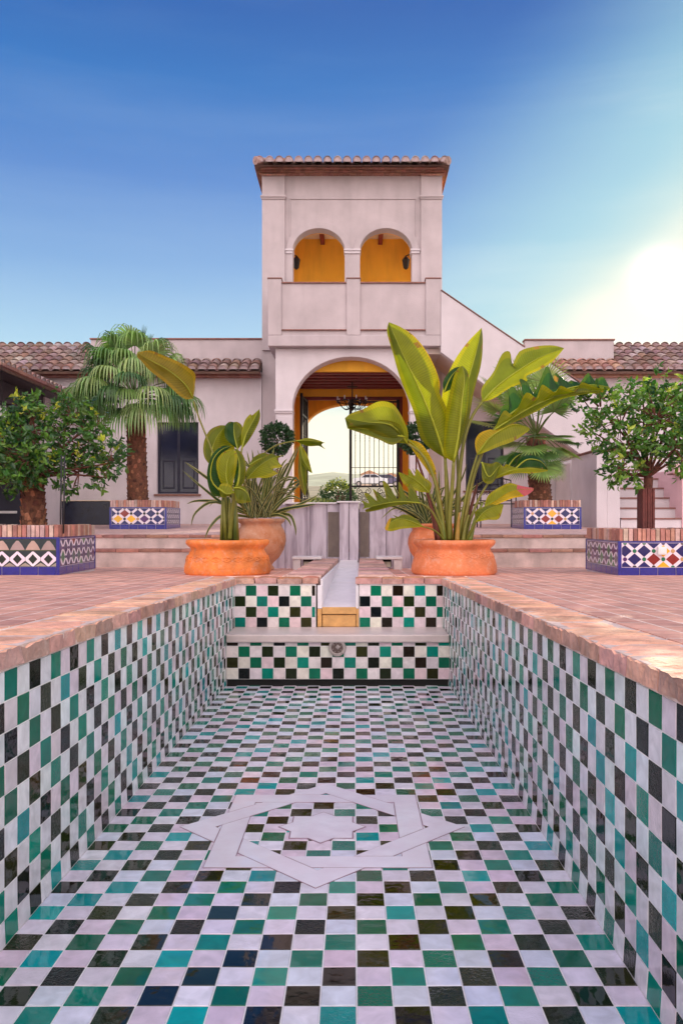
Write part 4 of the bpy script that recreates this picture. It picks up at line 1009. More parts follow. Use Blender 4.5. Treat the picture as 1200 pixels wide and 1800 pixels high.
# outside stair climbing to the balcony on the right
st = thing('staircase', (4, 17.6, .2), 'white plastered outside staircase climbing left to the tower balcony', 'staircase')
mb = MB(); SY = 17.4
def q(p, d=SY): return (X(p[0], d), Z(p[1], d))
top = [(774.5,511), (848,561), (922,611), (962,635), (1007,666), (1062,704)]
bot = [(1062,822), (1024,802), (978,768), (900,711), (840,668), (774.5,619)]
mb.prism([q(p) for p in top+bot], SY, SY+.2); mb.build('stair_wall', stucco_white, st, bevel=.01)
mb = MB(); pts = []
o_ = [(1.603, Z(619,SY))]+[q(p) for p in [(774.5,619), (840,668), (900,711), (978,768), (1024,802)]]; th = .12
mb.prism(o_+[(x, z+th) for x, z in o_[::-1]], SY+.201, D-.002); mb.build('soffit', mat('brownish_plaster', (.55,.45,.40), .85, .08, 2, .3, 50), st)  # stair underside in a browner plaster than the wall
mb = MB(); o_ = [q(p) for p in [(775,510.5), (848,560.5), (922,610.5)]]; mb.prism(o_+[(x, z+.022) for x, z in o_[::-1]], SY-.02, SY+.22); o_ = [q(p) for p in [(958,631.5), (1007,664.5), (1062,702.5)]]; mb.prism(o_+[(x, z+.03) for x, z in o_[::-1]], SY-.03, SY+.22)
mb.build_each('stair_capping', MATS['brown_capping'], st, per=1)
mb = MB(); mb.box(4.62, 4.82, 15.6, SY-.001, .1, 1.68); mb.box(4.82, X(1089,15.6), 15.6, 15.85, .1, 1.68); mb.build('side_wall', stucco_white, st, bevel=.01)
mb = MB(); mb.box(4.58, 4.86, 15.56, SY-.001, 1.682, 1.715); mb.box(4.861, X(1090,15.6), 15.56, 15.9, 1.682, 1.712); mb.build_each('wall_capping', MATS['brown_capping'], st, bevel=.004, per=1)
mb = MB(); mb.box(4.65, 6.6, 17.41+.2, 18.9, .1, 1.6); mb.build('landing', stucco_white, st)
xs0, xs1 = X(1090,15.65), X(1196,15.65)
for k in range(6):
    z1_ = .20+.205*(k+1); y0_ = 15.62+.3*k
    mb = MB(); mb.box(xs0, xs1, y0_+.012, 17.5, z1_-.205 if k else .1, z1_-.03); g = mb.build('step', stucco_white, st)
    mb = MB(); mb.box(xs0+.001, xs1-.001, y0_-.008, y0_+.315, z1_-.029, z1_); g2 = mb.build('nosing', MATS['brown_capping'], st); g2.parent = g
mb = MB(); mb.box(xs1+.002, xs1+.22, 15.6, 17.6, .1, 1.35); mb.build('right_cheek_wall', mat('pink_plaster', (.74,.48,.52), .85, .06, 2, .3, 50), st, bevel=.01)
pk = thing('pink_pot', (X(1190,16.0), 16.0, Z(853,16)), 'pink rectangular planter box with trailing plant on the stair at right edge', 'planter')
mb = MB(); mb.box(X(1179,15.75), X(1215,15.75), 15.62, 15.88, Z(832,15.75), Z(816,15.75)); mb.build('box', MATS['pink_plaster'], pk, bevel=.01)
mb = MB(); mb.box(X(1177,15.75), X(1217,15.75), 15.60, 15.90, Z(834.5,15.75), Z(832.1,15.75)); mb.build('tray', MATS['brown_capping'], pk)
mb = MB()
for k in range(120):
    p = Vector((rnd(X(1179,15.75), X(1215,15.75)), rnd(15.6,15.9), Z(816,15.75)+rnd(-.05,.14))); a = Vector((rnd(-1,1), rnd(-1,1), rnd(-.5,1))).normalized()*.06; b = a.cross(Vector((rnd(-1,1), 1, rnd(-1,1)))).normalized()*.025
    mb.add([p, p+a*.5+b, p+a, p+a*.5-b], [(0,1,2,3)], 0, jit((.05,.10,.02), .4))
mb.build('trailing_leaves', leaf_small, pk)

# ================================================================ tiled planters
BLUE = (.006,.008,.11); DRED = (.22,.012,.010); YEL = (.80,.42,.02); GRN = (.008,.16,.07); PUR = (.07,.012,.12); BLK = (.010,.016,.014); WHT = (.80,.70,.80); TEA = (.005,.08,.10)
def lattice(mb, o, u, n, w_, h_, p, cells, dots, base=WHT, off=0):
    """mosaic panel: coloured diamonds and dots proud of a pale lattice. o lower-left, u along, n outward"""
    u = Vector(u).normalized(); n = Vector(n).normalized(); o = Vector(o); up = Vector((0,0,1))
    def P(a, b, l): return o+u*a+up*b+n*l
    mb.add([P(0,0,.002), P(w_,0,.002), P(w_,h_,.002), P(0,h_,.002), P(0,0,-.01), P(w_,0,-.01), P(w_,h_,-.01), P(0,h_,-.01)], [(0,1,2,3),(0,4,5,1),(2,6,7,3),(1,5,6,2),(0,3,7,4)], 0, base)
    rh = h_/3; nc = int(w_/(p/2))+3
    def clip(pts):
        out = pts
        for ax, lim, sg in ((0, .004, 1), (0, w_-.004, -1), (1, .004, 1), (1, h_-.004, -1)):
            res = []
            for i in range(len(out)):
                a, b = out[i-1], out[i]; ia = (a[ax]-lim)*sg >= 0; ib = (b[ax]-lim)*sg >= 0
                if ia != ib:
                    t = (lim-a[ax])/(b[ax]-a[ax]); res.append((a[0]+(b[0]-a[0])*t, a[1]+(b[1]-a[1])*t))
                if ib: res.append(b)
            out = res
            if len(out) < 3: return None
        return out
    def piece(pts, colr, l=.0045):
        pts = clip(pts)
        if not pts: return
        k = len(pts); mb.add([P(a, b, l) for a, b in pts]+[P(a, b, .0015) for a, b in pts], [tuple(range(k))]+[(i, i+k, (i+1)%k+k, (i+1)%k) for i in range(k)], 0, jit(colr, .12))
    for r in range(4):
        for c in range(-1, nc):
            cx_ = (c+off)*p/2; cy_ = r*rh
            if (c+r) % 2 == 0:
                s_ = .72; piece([(cx_-p/2*s_, cy_), (cx_, cy_-rh*s_), (cx_+p/2*s_, cy_), (cx_, cy_+rh*s_)], cells(c, r))
            else:
                q_ = .11*p; piece([(cx_+q_*math.cos(R(22.5+45*i)), cy_+q_*math.sin(R(22.5+45*i))) for i in range(8)], dots(c, r), .006)
def planter(label, xa, xb, y0, y1, zb, h, front, side_cols, inner):
    t = thing('tiled_planter', ((xa+xb)/2, (y0+y1)/2, zb), label, 'planter', 'square tiled planters')
    t['org'] = ((xa+xb)/2, (y0+y1)/2, zb)
    ph = h-.13; bs = .085; pw = .035
    mb = MB(); mb.box(xa+.012, xb-.012, y0+.012, y1-.012, zb-.1, zb+ph); mb.build('core', stucco_white, t)
    mb = MB()
    for x in (xa, xb-pw):
        for y in (y0, y1-pw): mb.box(x, x+pw, y, y+pw, zb, zb+ph)
    for x in [xa+pw+i*(xb-xa-2*pw)/6 for i in range(6)]:
        wd = (xb-xa-2*pw)/6-.004; mb.box(x+.002, x+wd, y0+.003, y0+.0119, zb, zb+bs)
    for k in range(6):
        y = y0+pw+k*(y1-y0-2*pw)/6; wd = (y1-y0-2*pw)/6-.004
        mb.box(xa+.003, xa+.0119, y+.002, y+wd, zb, zb+bs); mb.box(xb-.0119, xb-.003, y+.002, y+wd, zb, zb+bs)
    mb.box(xa+.002, xb-.002, y0+.002, y1-.002, zb+ph-.012, zb+ph+.004)
    mb.build('cobalt_edging', cobalt, t, bevel=.002)
    pz0 = zb+bs+.002; phh = ph-bs-.015
    mb = MB(); front(mb, (xa+pw+.001, y0+.008, pz0), (1,0,0), (0,-1,0), xb-xa-2*pw-.002, phh); mb.build('front_mosaic', mosaic, t)
    ir = (xb > 0)
    mb = MB()
    if xa > 0: lattice(mb, (xa+.008, y1-pw-.001, pz0), (0,-1,0), (-1,0,0), y1-y0-2*pw-.002, phh, .165, *side_cols)
    else: lattice(mb, (xb-.008, y0+pw+.001, pz0), (0,1,0), (1,0,0), y1-y0-2*pw-.002, phh, .165, *side_cols)
    mb.build('side_mosaic', mosaic, t)
    # rim of upright bricks
    mb = MB(); z0_, z1_ = zb+ph+.005, zb+h; dpt = .13
    def ring(ax, a, b, fx0, fx1):
        p = a; k = 0
        while p < b-.012:
            q_ = min(p+rnd(.042,.055), b); colr = jit(random.choice([(.46,.22,.17), (.34,.15,.12), (.52,.36,.32)]), .2); z = z1_+rnd(-.006,.006)
            if ax == 'x': mb.box(p+.004, q_-.004, fx0-rnd(0,.004), fx1, z0_, z, 0, colr)
            else: mb.box(fx0, fx1, p+.004, q_-.004, z0_, z, 0, colr)
            p = q_
    ring('x', xa+.01, xb-.01, y0+.006, y0+dpt); ring('x', xa+.01, xb-.01, y1-dpt, y1-.006)
    ring('y', y0+dpt+.003, y1-dpt-.003, xa+.006, xa+dpt); ring('y', y0+dpt+.003, y1-dpt-.003, xb-dpt, xb-.006)
    mb.build('brick_rim', brickcap, t, bevel=.004)
    mb = MB(); mb.box(xa+.03, xb-.03, y0+.03, y1-.03, zb+ph+.0045, z1_-.035); mb.build('rim_mortar', mat('rim_mortar', (.58,.42,.38), .9, .2, 20, .4, 50), t)
    mb = MB(); mb.box(xa+dpt, xb-dpt, y0+dpt, y1-dpt, z1_-.034, z1_-.015); mb.build('soil', soil, t)
    return t
def fr_right(mb, o, u, n, w_, h_):
    def cells(c, r):
        if r == 2: return {4: YEL, 10: YEL}.get(c, BLUE)
        if r == 1: return {3: DRED, 5: DRED, 9: DRED}.get(c, BLUE)
        if r == 0: return YEL if c == 4 else BLUE
        return GRN if c == 7 else BLUE
    lattice(mb, o, u, n, w_, h_, .198, cells, lambda c, r: random.choice([BLUE, PUR, GRN, (.5,.28,.12), BLK]), off=.35)
def fr_upper(mb, o, u, n, w_, h_):
    def cells(c, r):
        if r == 2: return {4: YEL}.get(c, BLUE)
        if r == 1: return {3: DRED, 5: DRED}.get(c, BLUE)
        return YEL if (r == 0 and c == 4) else BLUE
    lattice(mb, o, u, n, w_, h_, .235, cells, lambda c, r: random.choice([BLUE, (.5,.28,.12), BLK]))
def fr_upper2(mb, o, u, n, w_, h_):
    def cells(c, r):
        if r == 2: return {2: DRED}.get(c, BLUE)
        if r == 1: return {1: YEL, 3: YEL, 5: PUR}.get(c, BLUE)
        return BLUE
    lattice(mb, o, u, n, w_, h_, .235, cells, lambda c, r: random.choice([BLUE, (.5,.28,.12), BLK]))
def fr_left(mb, o, u, n, w_, h_):
    o = Vector(o); u = Vector(u); n = Vector(n); up = Vector((0,0,1)); p = .148
    def P(a, b, l): return o+u*a+up*b+n*l
    mb.add([P(0,0,.001), P(w_,0,.001), P(w_,h_,.001), P(0,h_,.001)], [(0,1,2,3)], 0, (.012,.03,.035))
    k = int(w_/p); h1 = h_*.42; p = w_/k
    def pc(pts, c, l): m_ = len(pts); mb.add([P(a, b, l) for a, b in pts]+[P(a, b, 0) for a, b in pts], [tuple(range(m_))]+[(i, i+m_, (i+1)%m_+m_, (i+1)%m_) for i in range(m_)], 0, jit(c, .12))
    z1 = h_-h1; z2 = h_-.02
    pc([(0,z1-.004),(w_,z1-.004),(w_,z1+.004),(0,z1+.004)], (.05,.07,.03), .003)
    for i in range(k):
        a = i*p; c = a+p/2
        beige = random.choice([(.40,.30,.26), (.46,.34,.28), (.36,.28,.26), (.60,.38,.20)])
        pc([(a+.004,z1+.006),(a+p-.004,z1+.006),(a+p*.80,z1+h1*.48),(c+.012,z2),(c-.012,z2),(a+p*.20,z1+h1*.48)], beige, .005)
        # white hexagonal frame round a black diamond
        q_ = z1-.010
        pc([(c+.008,0.004),(a+p-.002,q_*.40),(a+p-.002,q_*.60),(c+.008,q_),(c-.008,q_),(a+.002,q_*.60),(a+.002,q_*.40),(c-.008,.004)], WHT, .004)
        pc([(c-p*.29,q_*.5),(c,q_*.18),(c+p*.29,q_*.5),(c,q_*.82)], (.008,.022,.016), .006)
        pc([(a+.0,.004),(c-.02,.004),(a+p*.07,q_*.22),(a+.0,q_*.26)], (.38,.32,.28), .0035); pc([(c+.02,.004),(a+p,.004),(a+p,q_*.26),(a+p*.93,q_*.22)], (.38,.33,.26), .0035)
sideL = (lambda c, r: random.choice([BLUE, BLUE, GRN, TEA, PUR, BLUE] + ([DRED] if r == 3 else [])), lambda c, r: PUR)
sideR = (lambda c, r: random.choice([PUR, PUR, GRN, PUR, (.12,.10,.14)]), lambda c, r: PUR)
sideU = (lambda c, r: (.02,.025,.06), lambda c, r: BLUE)
d1 = 8.5
xb_ = X(105, d1); PLL = planter('square planter with beige and black zigzag tiles holding the stout trunked citrus tree at left', xb_-1.2, xb_, d1, d1+1.2, deckz(d1)-.0, .52, fr_left, sideL, None)
xa_ = X(1083, d1); PLR = planter('square planter with large blue, yellow and red diamond tiles, nearest on the right', xa_, xa_+1.2, d1-.05, d1+1.15, deckz(d1)-.005, .485, fr_right, sideR, None)
d2 = 14.6
xb2 = X(293, d2); PUL = planter('smaller looking diamond tiled planter on the terrace holding the tall drooping palm', xb2-1.02, xb2, d2, d2+1.15, platz(d2), .52, fr_upper2, sideU, None)
xa2 = X(920, d2); PUR_ = planter('diamond tiled planter on the terrace holding the short stiff palm, right of the portal', xa2, xa2+1.03, d2, d2+1.15, platz(d2), .52, fr_upper, sideU, None)
sw = thing('socket_box', (X(1161,8.44), 8.44, Z(968,8.44)), 'small square white electric box fixed to the right diamond tiled planter', 'electric box')
mb = MB(); mb.box(X(1154,8.44), X(1169,8.44), 8.405, 8.447, Z(975,8.44), Z(961,8.44)); mb.build('casing', plastic, sw, bevel=.006)
mb = MB(); mb.box(X(1157,8.44), X(1166,8.44), 8.400, 8.4049, Z(972,8.44), Z(964,8.44)); mb.build('cover', plastic, sw, bevel=.002)

# ================================================================ terracotta pots
def pot(label, name, c, prof, m, group, relief=None, sc=(1,1)):
    t = thing(name, c, label, 'pot', group); mb = MB()
    def wob(a, z): return .006*noise.noise(Vector((math.cos(a)*2, math.sin(a)*2, z*6)))
    mb.lathe(prof, c, 56, 0, None, wob); mb.build('pot_body', m, t, smooth=True)
    rmax = max(r for r, z in prof); rin = prof[-2][0]*.96
    if relief:
        mb = MB(); z0, r0, r1, amp, n_ = relief      # wavy rope ornament pressed on the body
        for ph in (0, math.pi):
            P = []
            for k in range(241):
                a = 2*math.pi*k/240; z = z0+amp*math.sin(a*n_+ph); f_ = (z-z0+amp)/(2*amp); P.append((c[0]+(r0+(r1-r0)*f_+.003)*math.cos(a), c[1]+(r0+(r1-r0)*f_+.003)*math.sin(a), c[2]+z))
            mb.tube(P, .011, 6)
        for k in range(n_*2):
            a = math.pi*(k+.5)/n_; rr = (r0+r1)/2+.002; mb.lathe([(.001,-.014),(.012,-.006),(.012,.006),(.001,.014)], (c[0]+rr*math.cos(a), c[1]+rr*math.sin(a), c[2]+z0), 8)
        mb.build('relief_band', m, t, smooth=True)
    mb = MB(); zs_ = prof[-1][1]; mb.lathe([(rin*.98, 0), (rin*.98, .012)], (c[0], c[1], c[2]+zs_), 32); mb.build('soil', soil, t)
    return t
bowl = [(.30,0),(.435,.004),(.455,.03),(.452,.09),(.435,.16),(.405,.225),(.385,.262),(.392,.285),(.425,.315),(.438,.335),(.436,.362),(.42,.372),(.385,.37),(.370,.352),(.36,.33)]
d = 8.75
c1 = (X(400.5,d), d, deckz(d)+.0)
pot('orange terracotta bowl pot with rope relief, front left beside the pool', 'terracotta_bowl', c1, [(r*1.01, z*1.0) for r, z in bowl], terracotta, 'front terracotta bowls', (.175, .432, .418, .022, 12))
c2 = (X(797.5,d), d, deckz(d)+.0)
pot('orange terracotta bowl pot with the giant bird of paradise, front right beside the pool', 'terracotta_bowl', c2, bowl, mat('terracotta_plain', (.76,.23,.09), .75, .18, 7, .7, 45, extra=bloom_extra), 'front terracotta bowls', (.205, .415, .395, .022, 12))
jar = [(.10,0),(.17,.004),(.185,.03),(.15,.07),(.17,.10),(.25,.17),(.315,.27),(.345,.38),(.34,.46),(.315,.53),(.285,.57),(.28,.60),(.31,.625),(.325,.64),(.325,.665),(.31,.675),(.285,.67),(.27,.65),(.26,.62)]
d = 9.9
c3 = (X(459,d), d, deckz(d))
pot('weathered round terracotta jar behind the left bowl pot', 'terracotta_jar', c3, [(r*.87, z*.93) for r, z in jar], terracotta_pale, 'round terracotta jars')
c4 = (X(760,d), d, deckz(d))
pot('round terracotta jar half hidden behind the right bowl pot', 'terracotta_jar', c4, [(r*.87, z*.84) for r, z in jar], MATS['terracotta_plain'], 'round terracotta jars')

# ================================================================ broad leaved plants
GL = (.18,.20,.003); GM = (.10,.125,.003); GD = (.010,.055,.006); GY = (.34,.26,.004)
def resample(P, n): return cr_spline([Vector((p[0], p[1], 0)) for p in P], n)
def broad_leaf(parent, mid, left, right, dm, dfold, col=GL, col2=None, pet=None, pet_d=None, pet_r=(.010,.018), label=None, n=30, roll=0., tipcol=None):
    """leaf blade between two edges and a midrib, each with its own depth, plus its petiole"""
    m_ = resample(mid, n); l_ = resample(left, n); r_ = resample(right, n); mb = MB(); vs = []; uvs = []; K = 4; ln = 0; vlist = []
    def dep(t): return dm[0]+(dm[1]-dm[0])*t if len(dm) == 2 else ((1-t)**2*dm[0]+2*t*(1-t)*dm[1]+t*t*dm[2])
    pm = None
    for i in range(n+1):
        t = i/n; d0 = dep(t); c = W(m_[i].x, m_[i].y, d0)
        if pm is not None: ln += (c-pm).length
        pm = c; wv = .010*math.sin(t*19+dm[0]*5)
        a = W(l_[i].x, l_[i].y, d0+dfold[0]*min(1, 4*t+.1, 4*(1-t)+.1)+wv); b = W(r_[i].x, r_[i].y, d0+dfold[1]*min(1, 4*t+.1, 4*(1-t)+.1)-wv)
        for k in range(K, 0, -1):
            f_ = k/K; p = c.lerp(a, f_); p.y += roll*.5*math.sin(f_*math.pi)*(a-c).length; vs.append(p); uvs.append((-f_*(a-c).length*3, ln))
        vs.append(c+Vector((0,.004,0))); uvs.append((0, ln))
        for k in range(1, K+1):
            f_ = k/K; p = c.lerp(b, f_); p.y += roll*.5*math.sin(f_*math.pi)*(b-c).length; vs.append(p); uvs.append((f_*(b-c).length*3, ln))
    w_ = 2*K+1; 
    for i in range(n):
        for k in range(2*K):
            cc = col if (k < K or col2 is None) else col2
            if tipcol and i > n*.72: cc = tipcol
            elif k in (0, 2*K-1): cc = (cc[0]*1.35+.02, cc[1]*1.18+.01, cc[2]) if (i*7+k) % 23 else (.20, .11, .02)
            q_ = i*w_+k; mb.add([], [])
            mb.f.append([q_, q_+1, q_+w_+1, q_+w_]); mb.m.append(0); mb.c.append(cc); mb.uv.append([uvs[z] for z in (q_, q_+1, q_+w_+1, q_+w_)])
    mb.v = [tuple(v) for v in vs]
    # midrib
    rib = [W(m_[i].x, m_[i].y, dep(i/n)-.004) for i in range(0, n+1, 2)]
    mb.tube(rib, [max(.0015, pet_r[0]*(1-i/len(rib))) for i in range(len(rib))], 5, 1, tuple(min(1, x*1.5) for x in GL))
    if pet:
        pd = pet_d or (dep(0), dep(0)); P = resample(pet, 14)
        mb.tube([W(p.x, p.y, pd[0]+(pd[1]-pd[0])*(i/14)) for i, p in enumerate(P)], [pet_r[0]+(pet_r[1]-pet_r[0])*i/14 for i in range(15)], 8, 1, (.17,.17,.02))
    o = mb.build('leaf', [leaf_big, stalk], parent, smooth=True)
    if label: o['label'] = label
    return o
bp = thing('bird_of_paradise', (c2[0], c2[1], c2[2]+.33), 'giant bird of paradise plant with huge upright paddle leaves, in the front right bowl', 'plant', 'bird of paradise plants')
BL = broad_leaf
# A huge leaning leaf, front left
BL(bp, [(782,806),(762,745),(735,680),(706,620),(683,566)], [(782,806),(742,775),(726,722),(703,665),(690,620),(680,585),(683,566)], [(782,806),(790,772),(788,728),(770,685),(768,660),(745,615),(712,580),(683,566)], (8.7,8.5,8.55), (.07,.10), GM, GL, pet=[(782,806),(784,850),(785,900),(788,948)], pet_d=(8.7,8.75), pet_r=(.016,.026), roll=-.3)
BL(bp, [(772,690),(752,645),(720,600),(684,567)], [(772,690),(745,663),(712,618),(700,622),(690,590),(684,567)], [(772,690),(771,665),(752,622),(722,586),(684,567)], (8.82,8.62), (.02,.12), GL, GY, label='upper fold of the leaning leaf, light painted into its colour')  # yellow green colour stands for light on this fold
# B upright leaf behind
BL(bp, [(803,800),(808,740),(822,670),(836,620),(846,576)], [(803,800),(782,745),(777,690),(795,640),(820,603),(846,576)], [(803,800),(822,745),(832,690),(845,640),(848,600),(846,576)], (8.95,9.0,9.1), (.05,.14), GL, GM, pet=[(803,800),(805,850),(802,900),(800,948)], pet_d=(8.95,8.8), pet_r=(.015,.024))
# C folded front leaf
BL(bp, [(797,812),(806,760),(812,700),(816,665),(812,643)], [(797,812),(776,795),(779,745),(788,700),(796,665),(804,648),(812,643)], [(797,812),(808,780),(820,730),(824,680),(822,655),(812,643)], (8.62,8.55,8.6), (.10,.03), GL, GM, pet=[(797,812),(794,860),(790,905),(790,950)], pet_d=(8.62,8.72), pet_r=(.018,.028), roll=-.4)
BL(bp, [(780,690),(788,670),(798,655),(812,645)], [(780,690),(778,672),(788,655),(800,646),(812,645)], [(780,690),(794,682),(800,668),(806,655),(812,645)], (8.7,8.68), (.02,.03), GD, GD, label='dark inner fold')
# D leaf reaching to upper right
BL(bp, [(847,706),(872,680),(905,655),(945,630),(991,612)], [(847,706),(846,682),(866,655),(882,622),(896,619),(899,643),(912,618),(940,609),(970,607),(991,612)], [(847,706),(866,701),(896,682),(925,670),(925,661),(948,650),(972,634),(991,612)], (8.9,9.0,9.3), (.10,-.05), GM, GL, pet=[(847,706),(828,735),(814,780),(806,850),(802,948)], pet_d=(8.9,8.78), pet_r=(.014,.026), roll=.2)
# E long torn leaf drooping to the right
BL(bp, [(870,752),(905,722),(945,700),(1000,682),(1040,676),(1070,680)], [(870,752),(884,712),(900,715),(893,690),(902,680),(924,706),(912,668),(926,672),(938,691),(958,646),(966,652),(968,682),(976,655),(986,683),(1003,668),(1014,678),(1033,655),(1040,672),(1058,662),(1070,680)], [(870,752),(887,748),(905,742),(940,722),(975,702),(1020,690),(1050,692),(1072,683)], (8.75,8.8,9.2), (.09,-.04), GD, GM, pet=[(870,752),(845,800),(826,860),(812,948)], pet_d=(8.75,8.72), pet_r=(.016,.026), n=76)
BL(bp, [(868,756),(900,735),(940,712),(990,694),(1068,684)], [(868,756),(885,722),(900,730),(912,712),(925,690),(945,700),(952,676),(975,690),(985,678),(1010,688),(1022,672),(1045,681),(1068,684)], [(868,756),(884,752),(905,742),(945,722),(985,702),(1030,692),(1068,684)], (8.7,8.72,9.1), (-.04,-.06), GL, GM, n=60, label='near half of the long torn leaf')
# F leaf bending left over the gate
BL(bp, [(716,780),(700,758),(680,745),(645,742),(606,735)], [(716,780),(690,776),(660,762),(630,754),(612,751),(614,744),(606,735)], [(716,780),(716,755),(700,722),(686,708),(664,706),(640,718),(618,726),(606,735)], (8.6,8.4,8.3), (-.04,.10), GM, GL, pet=[(716,780),(742,800),(762,840),(775,900),(782,950)], pet_d=(8.6,8.72), pet_r=(.012,.022), roll=-.2)
BL(bp, [(712,768),(688,764),(660,757),(635,753),(610,751)], [(712,768),(690,782),(664,772),(636,762),(610,753)], [(712,768),(700,745),(668,738),(630,740),(606,735)], (8.55,8.33), (-.02,-.03), GM, GM, label='near half of the leaf over the gate')
BL(bp, [(716,772),(735,790),(752,815),(766,850)], [(716,772),(726,793),(748,824),(766,850)], [(716,772),(742,782),(764,820),(766,850)], (8.68,8.75), (.0,.0), GY, GY, label='second stalk sheath')
# G small folded leaf
BL(bp, [(838,800),(858,772),(882,755),(905,746),(930,752)], [(838,800),(834,778),(842,762),(860,755),(868,758),(884,748),(905,745),(930,752)], [(838,800),(852,795),(876,785),(905,774),(930,756)], (8.68,8.62,8.7), (.04,-.05), GY, GL, pet=[(838,800),(826,840),(815,890),(806,948)], pet_d=(8.68,8.72), pet_r=(.010,.018))
BL(bp, [(846,812),(858,838),(874,822),(880,816)], [(846,812),(848,845),(866,848),(880,816)], [(846,812),(862,815),(872,812),(880,816)], (8.65,8.6), (.0,.03), GM, GM)
# H flat leaf to the right
BL(bp, [(858,848),(885,832),(915,824),(962,826)], [(858,848),(860,826),(876,815),(884,820),(890,816),(905,823),(935,822),(962,826)], [(858,848),(875,840),(905,832),(935,832),(962,828)], (8.7,8.65,8.7), (.02,-.06), GL, GL, pet=[(858,848),(842,875),(826,915),(816,950)], pet_d=(8.7,8.74), pet_r=(.010,.018))
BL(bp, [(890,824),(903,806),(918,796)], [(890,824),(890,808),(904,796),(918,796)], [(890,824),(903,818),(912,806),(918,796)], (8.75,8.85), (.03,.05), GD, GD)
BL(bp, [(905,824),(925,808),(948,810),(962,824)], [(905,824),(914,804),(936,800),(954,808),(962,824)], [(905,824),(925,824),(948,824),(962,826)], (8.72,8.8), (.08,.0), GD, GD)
# I lower right, pink tip
BL(bp, [(850,892),(872,878),(900,862),(937,860)], [(850,892),(858,870),(880,855),(896,849),(915,854),(937,858)], [(850,892),(868,889),(900,876),(922,872),(937,862)], (8.6,8.5,8.45), (.04,-.04), GL, GY, pet=[(850,892),(838,910),(826,935),(818,952)], pet_d=(8.6,8.7), pet_r=(.008,.015), tipcol=(.42,.09,.12), label='low yellow green leaf with a pink tip')
# J lowest right
BL(bp, [(836,918),(848,902),(864,892),(884,886)], [(836,918),(834,900),(846,892),(866,886),(884,886)], [(836,918),(856,914),(876,912),(884,890)], (8.55,8.5,8.5), (.03,-.04), GM, GL, pet=[(836,918),(830,930),(824,942),(820,952)], pet_d=(8.55,8.68), pet_r=(.008,.014))
# K, L serrated leaves lower left
BL(bp, [(754,866),(738,850),(720,838),(700,830)], [(754,866),(736,864),(716,856),(706,846),(700,830)], [(754,866),(758,850),(744,838),(732,824),(728,836),(718,823),(716,840),(706,832),(700,830)], (8.6,8.5,8.45), (-.03,.04), GL, GL, pet=[(754,866),(764,890),(774,920),(782,950)], pet_d=(8.6,8.72), pet_r=(.008,.016), n=40)
BL(bp, [(738,884),(712,882),(688,883),(662,888),(636,895)], [(738,884),(716,886),(690,890),(668,896),(645,900),(642,896),(652,892),(636,895)], [(738,884),(730,864),(718,850),(716,878),(706,855),(700,848),(699,878),(682,852),(672,846),(678,876),(662,864),(655,860),(662,880),(648,868),(640,868),(648,884),(636,880),(640,890),(636,895)], (8.5,8.38,8.3), (-.02,.03), GM, GM, pet=[(738,884),(756,896),(770,920),(780,950)], pet_d=(8.5,8.7), pet_r=(.008,.016), n=72)
# M drooping yellow paddle
BL(bp, [(744,926),(722,916),(700,912),(684,920),(676,928)], [(744,926),(722,928),(704,930),(688,934),(678,932),(676,928)], [(744,926),(728,910),(710,904),(696,910),(684,912),(676,928)], (8.4,8.25,8.2), (-.03,.04), GL, GM, pet=[(744,926),(758,930),(770,938),(780,950)], pet_d=(8.4,8.65), pet_r=(.006,.012), tipcol=(.42,.24,.01), label='low leaf with an ochre tip')
# clasping stalk bases, some reddish
mb = MB()
for k in range(16):
    x0 = 770+k*3.6+rnd(-3,3); hgt = rnd(45,150); x1 = 797+(x0-797)*(1.4+hgt/160); dd = rnd(8.62,8.9)
    P = resample([(x0,952),((x0*.6+x1*.4),950-hgt*.5),(x1,952-hgt)], 8); cc = random.choice([(.20,.17,.02), (.26,.15,.015), (.12,.15,.02), (.14,.03,.015)])
    mb.tube([W(p.x, p.y, dd) for p in P], [.030-.020*i/8 for i in range(9)], 7, 0, jit(cc, .2))
mb.build('stalk_cluster', stalk, bp, smooth=True)

bl = thing('bird_of_paradise', (c1[0], c1[1], c1[2]+.33), 'young bird of paradise plant with one tall bent yellow leaf, in the front left bowl', 'plant', 'bird of paradise plants')
BL(bl, [(378,826),(372,800),(380,770),(398,748)], [(378,826),(360,805),(358,780),(368,757),(385,748),(398,748)], [(378,826),(398,812),(412,790),(408,762),(398,748)], (8.95,9.0,9.0), (.04,.08), GM, GL, roll=.2)
BL(bl, [(418,790),(412,765),(411,742)], [(418,790),(398,772),(395,752),(402,742),(411,742)], [(418,790),(428,775),(426,750),(418,742),(411,742)], (8.9,8.95), (.03,.05), GD, GM)
BL(bl, [(425,790),(432,765),(445,740),(456,719)], [(425,790),(424,765),(430,740),(440,728),(443,730),(456,719)], [(425,790),(437,775),(449,755),(457,735),(456,719)], (8.85,8.9,8.95), (.05,.03), GL, GM, pet=[(425,790),(418,840),(410,900),(405,948)], pet_d=(8.85,8.78), pet_r=(.010,.018))
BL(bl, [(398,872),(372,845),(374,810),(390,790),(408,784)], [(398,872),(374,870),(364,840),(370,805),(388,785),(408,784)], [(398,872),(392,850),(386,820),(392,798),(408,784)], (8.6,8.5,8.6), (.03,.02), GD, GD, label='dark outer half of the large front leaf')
BL(bl, [(406,866),(398,840),(400,812),(410,790)], [(406,866),(388,848),(380,815),(392,795),(410,790)], [(406,866),(412,840),(417,812),(416,796),(410,790)], (8.52,8.45,8.55), (.04,.00), GL, GL, roll=-.3, label='rolled half of the large front leaf, light painted into its green')  # lighter green stands for light on the rolled half
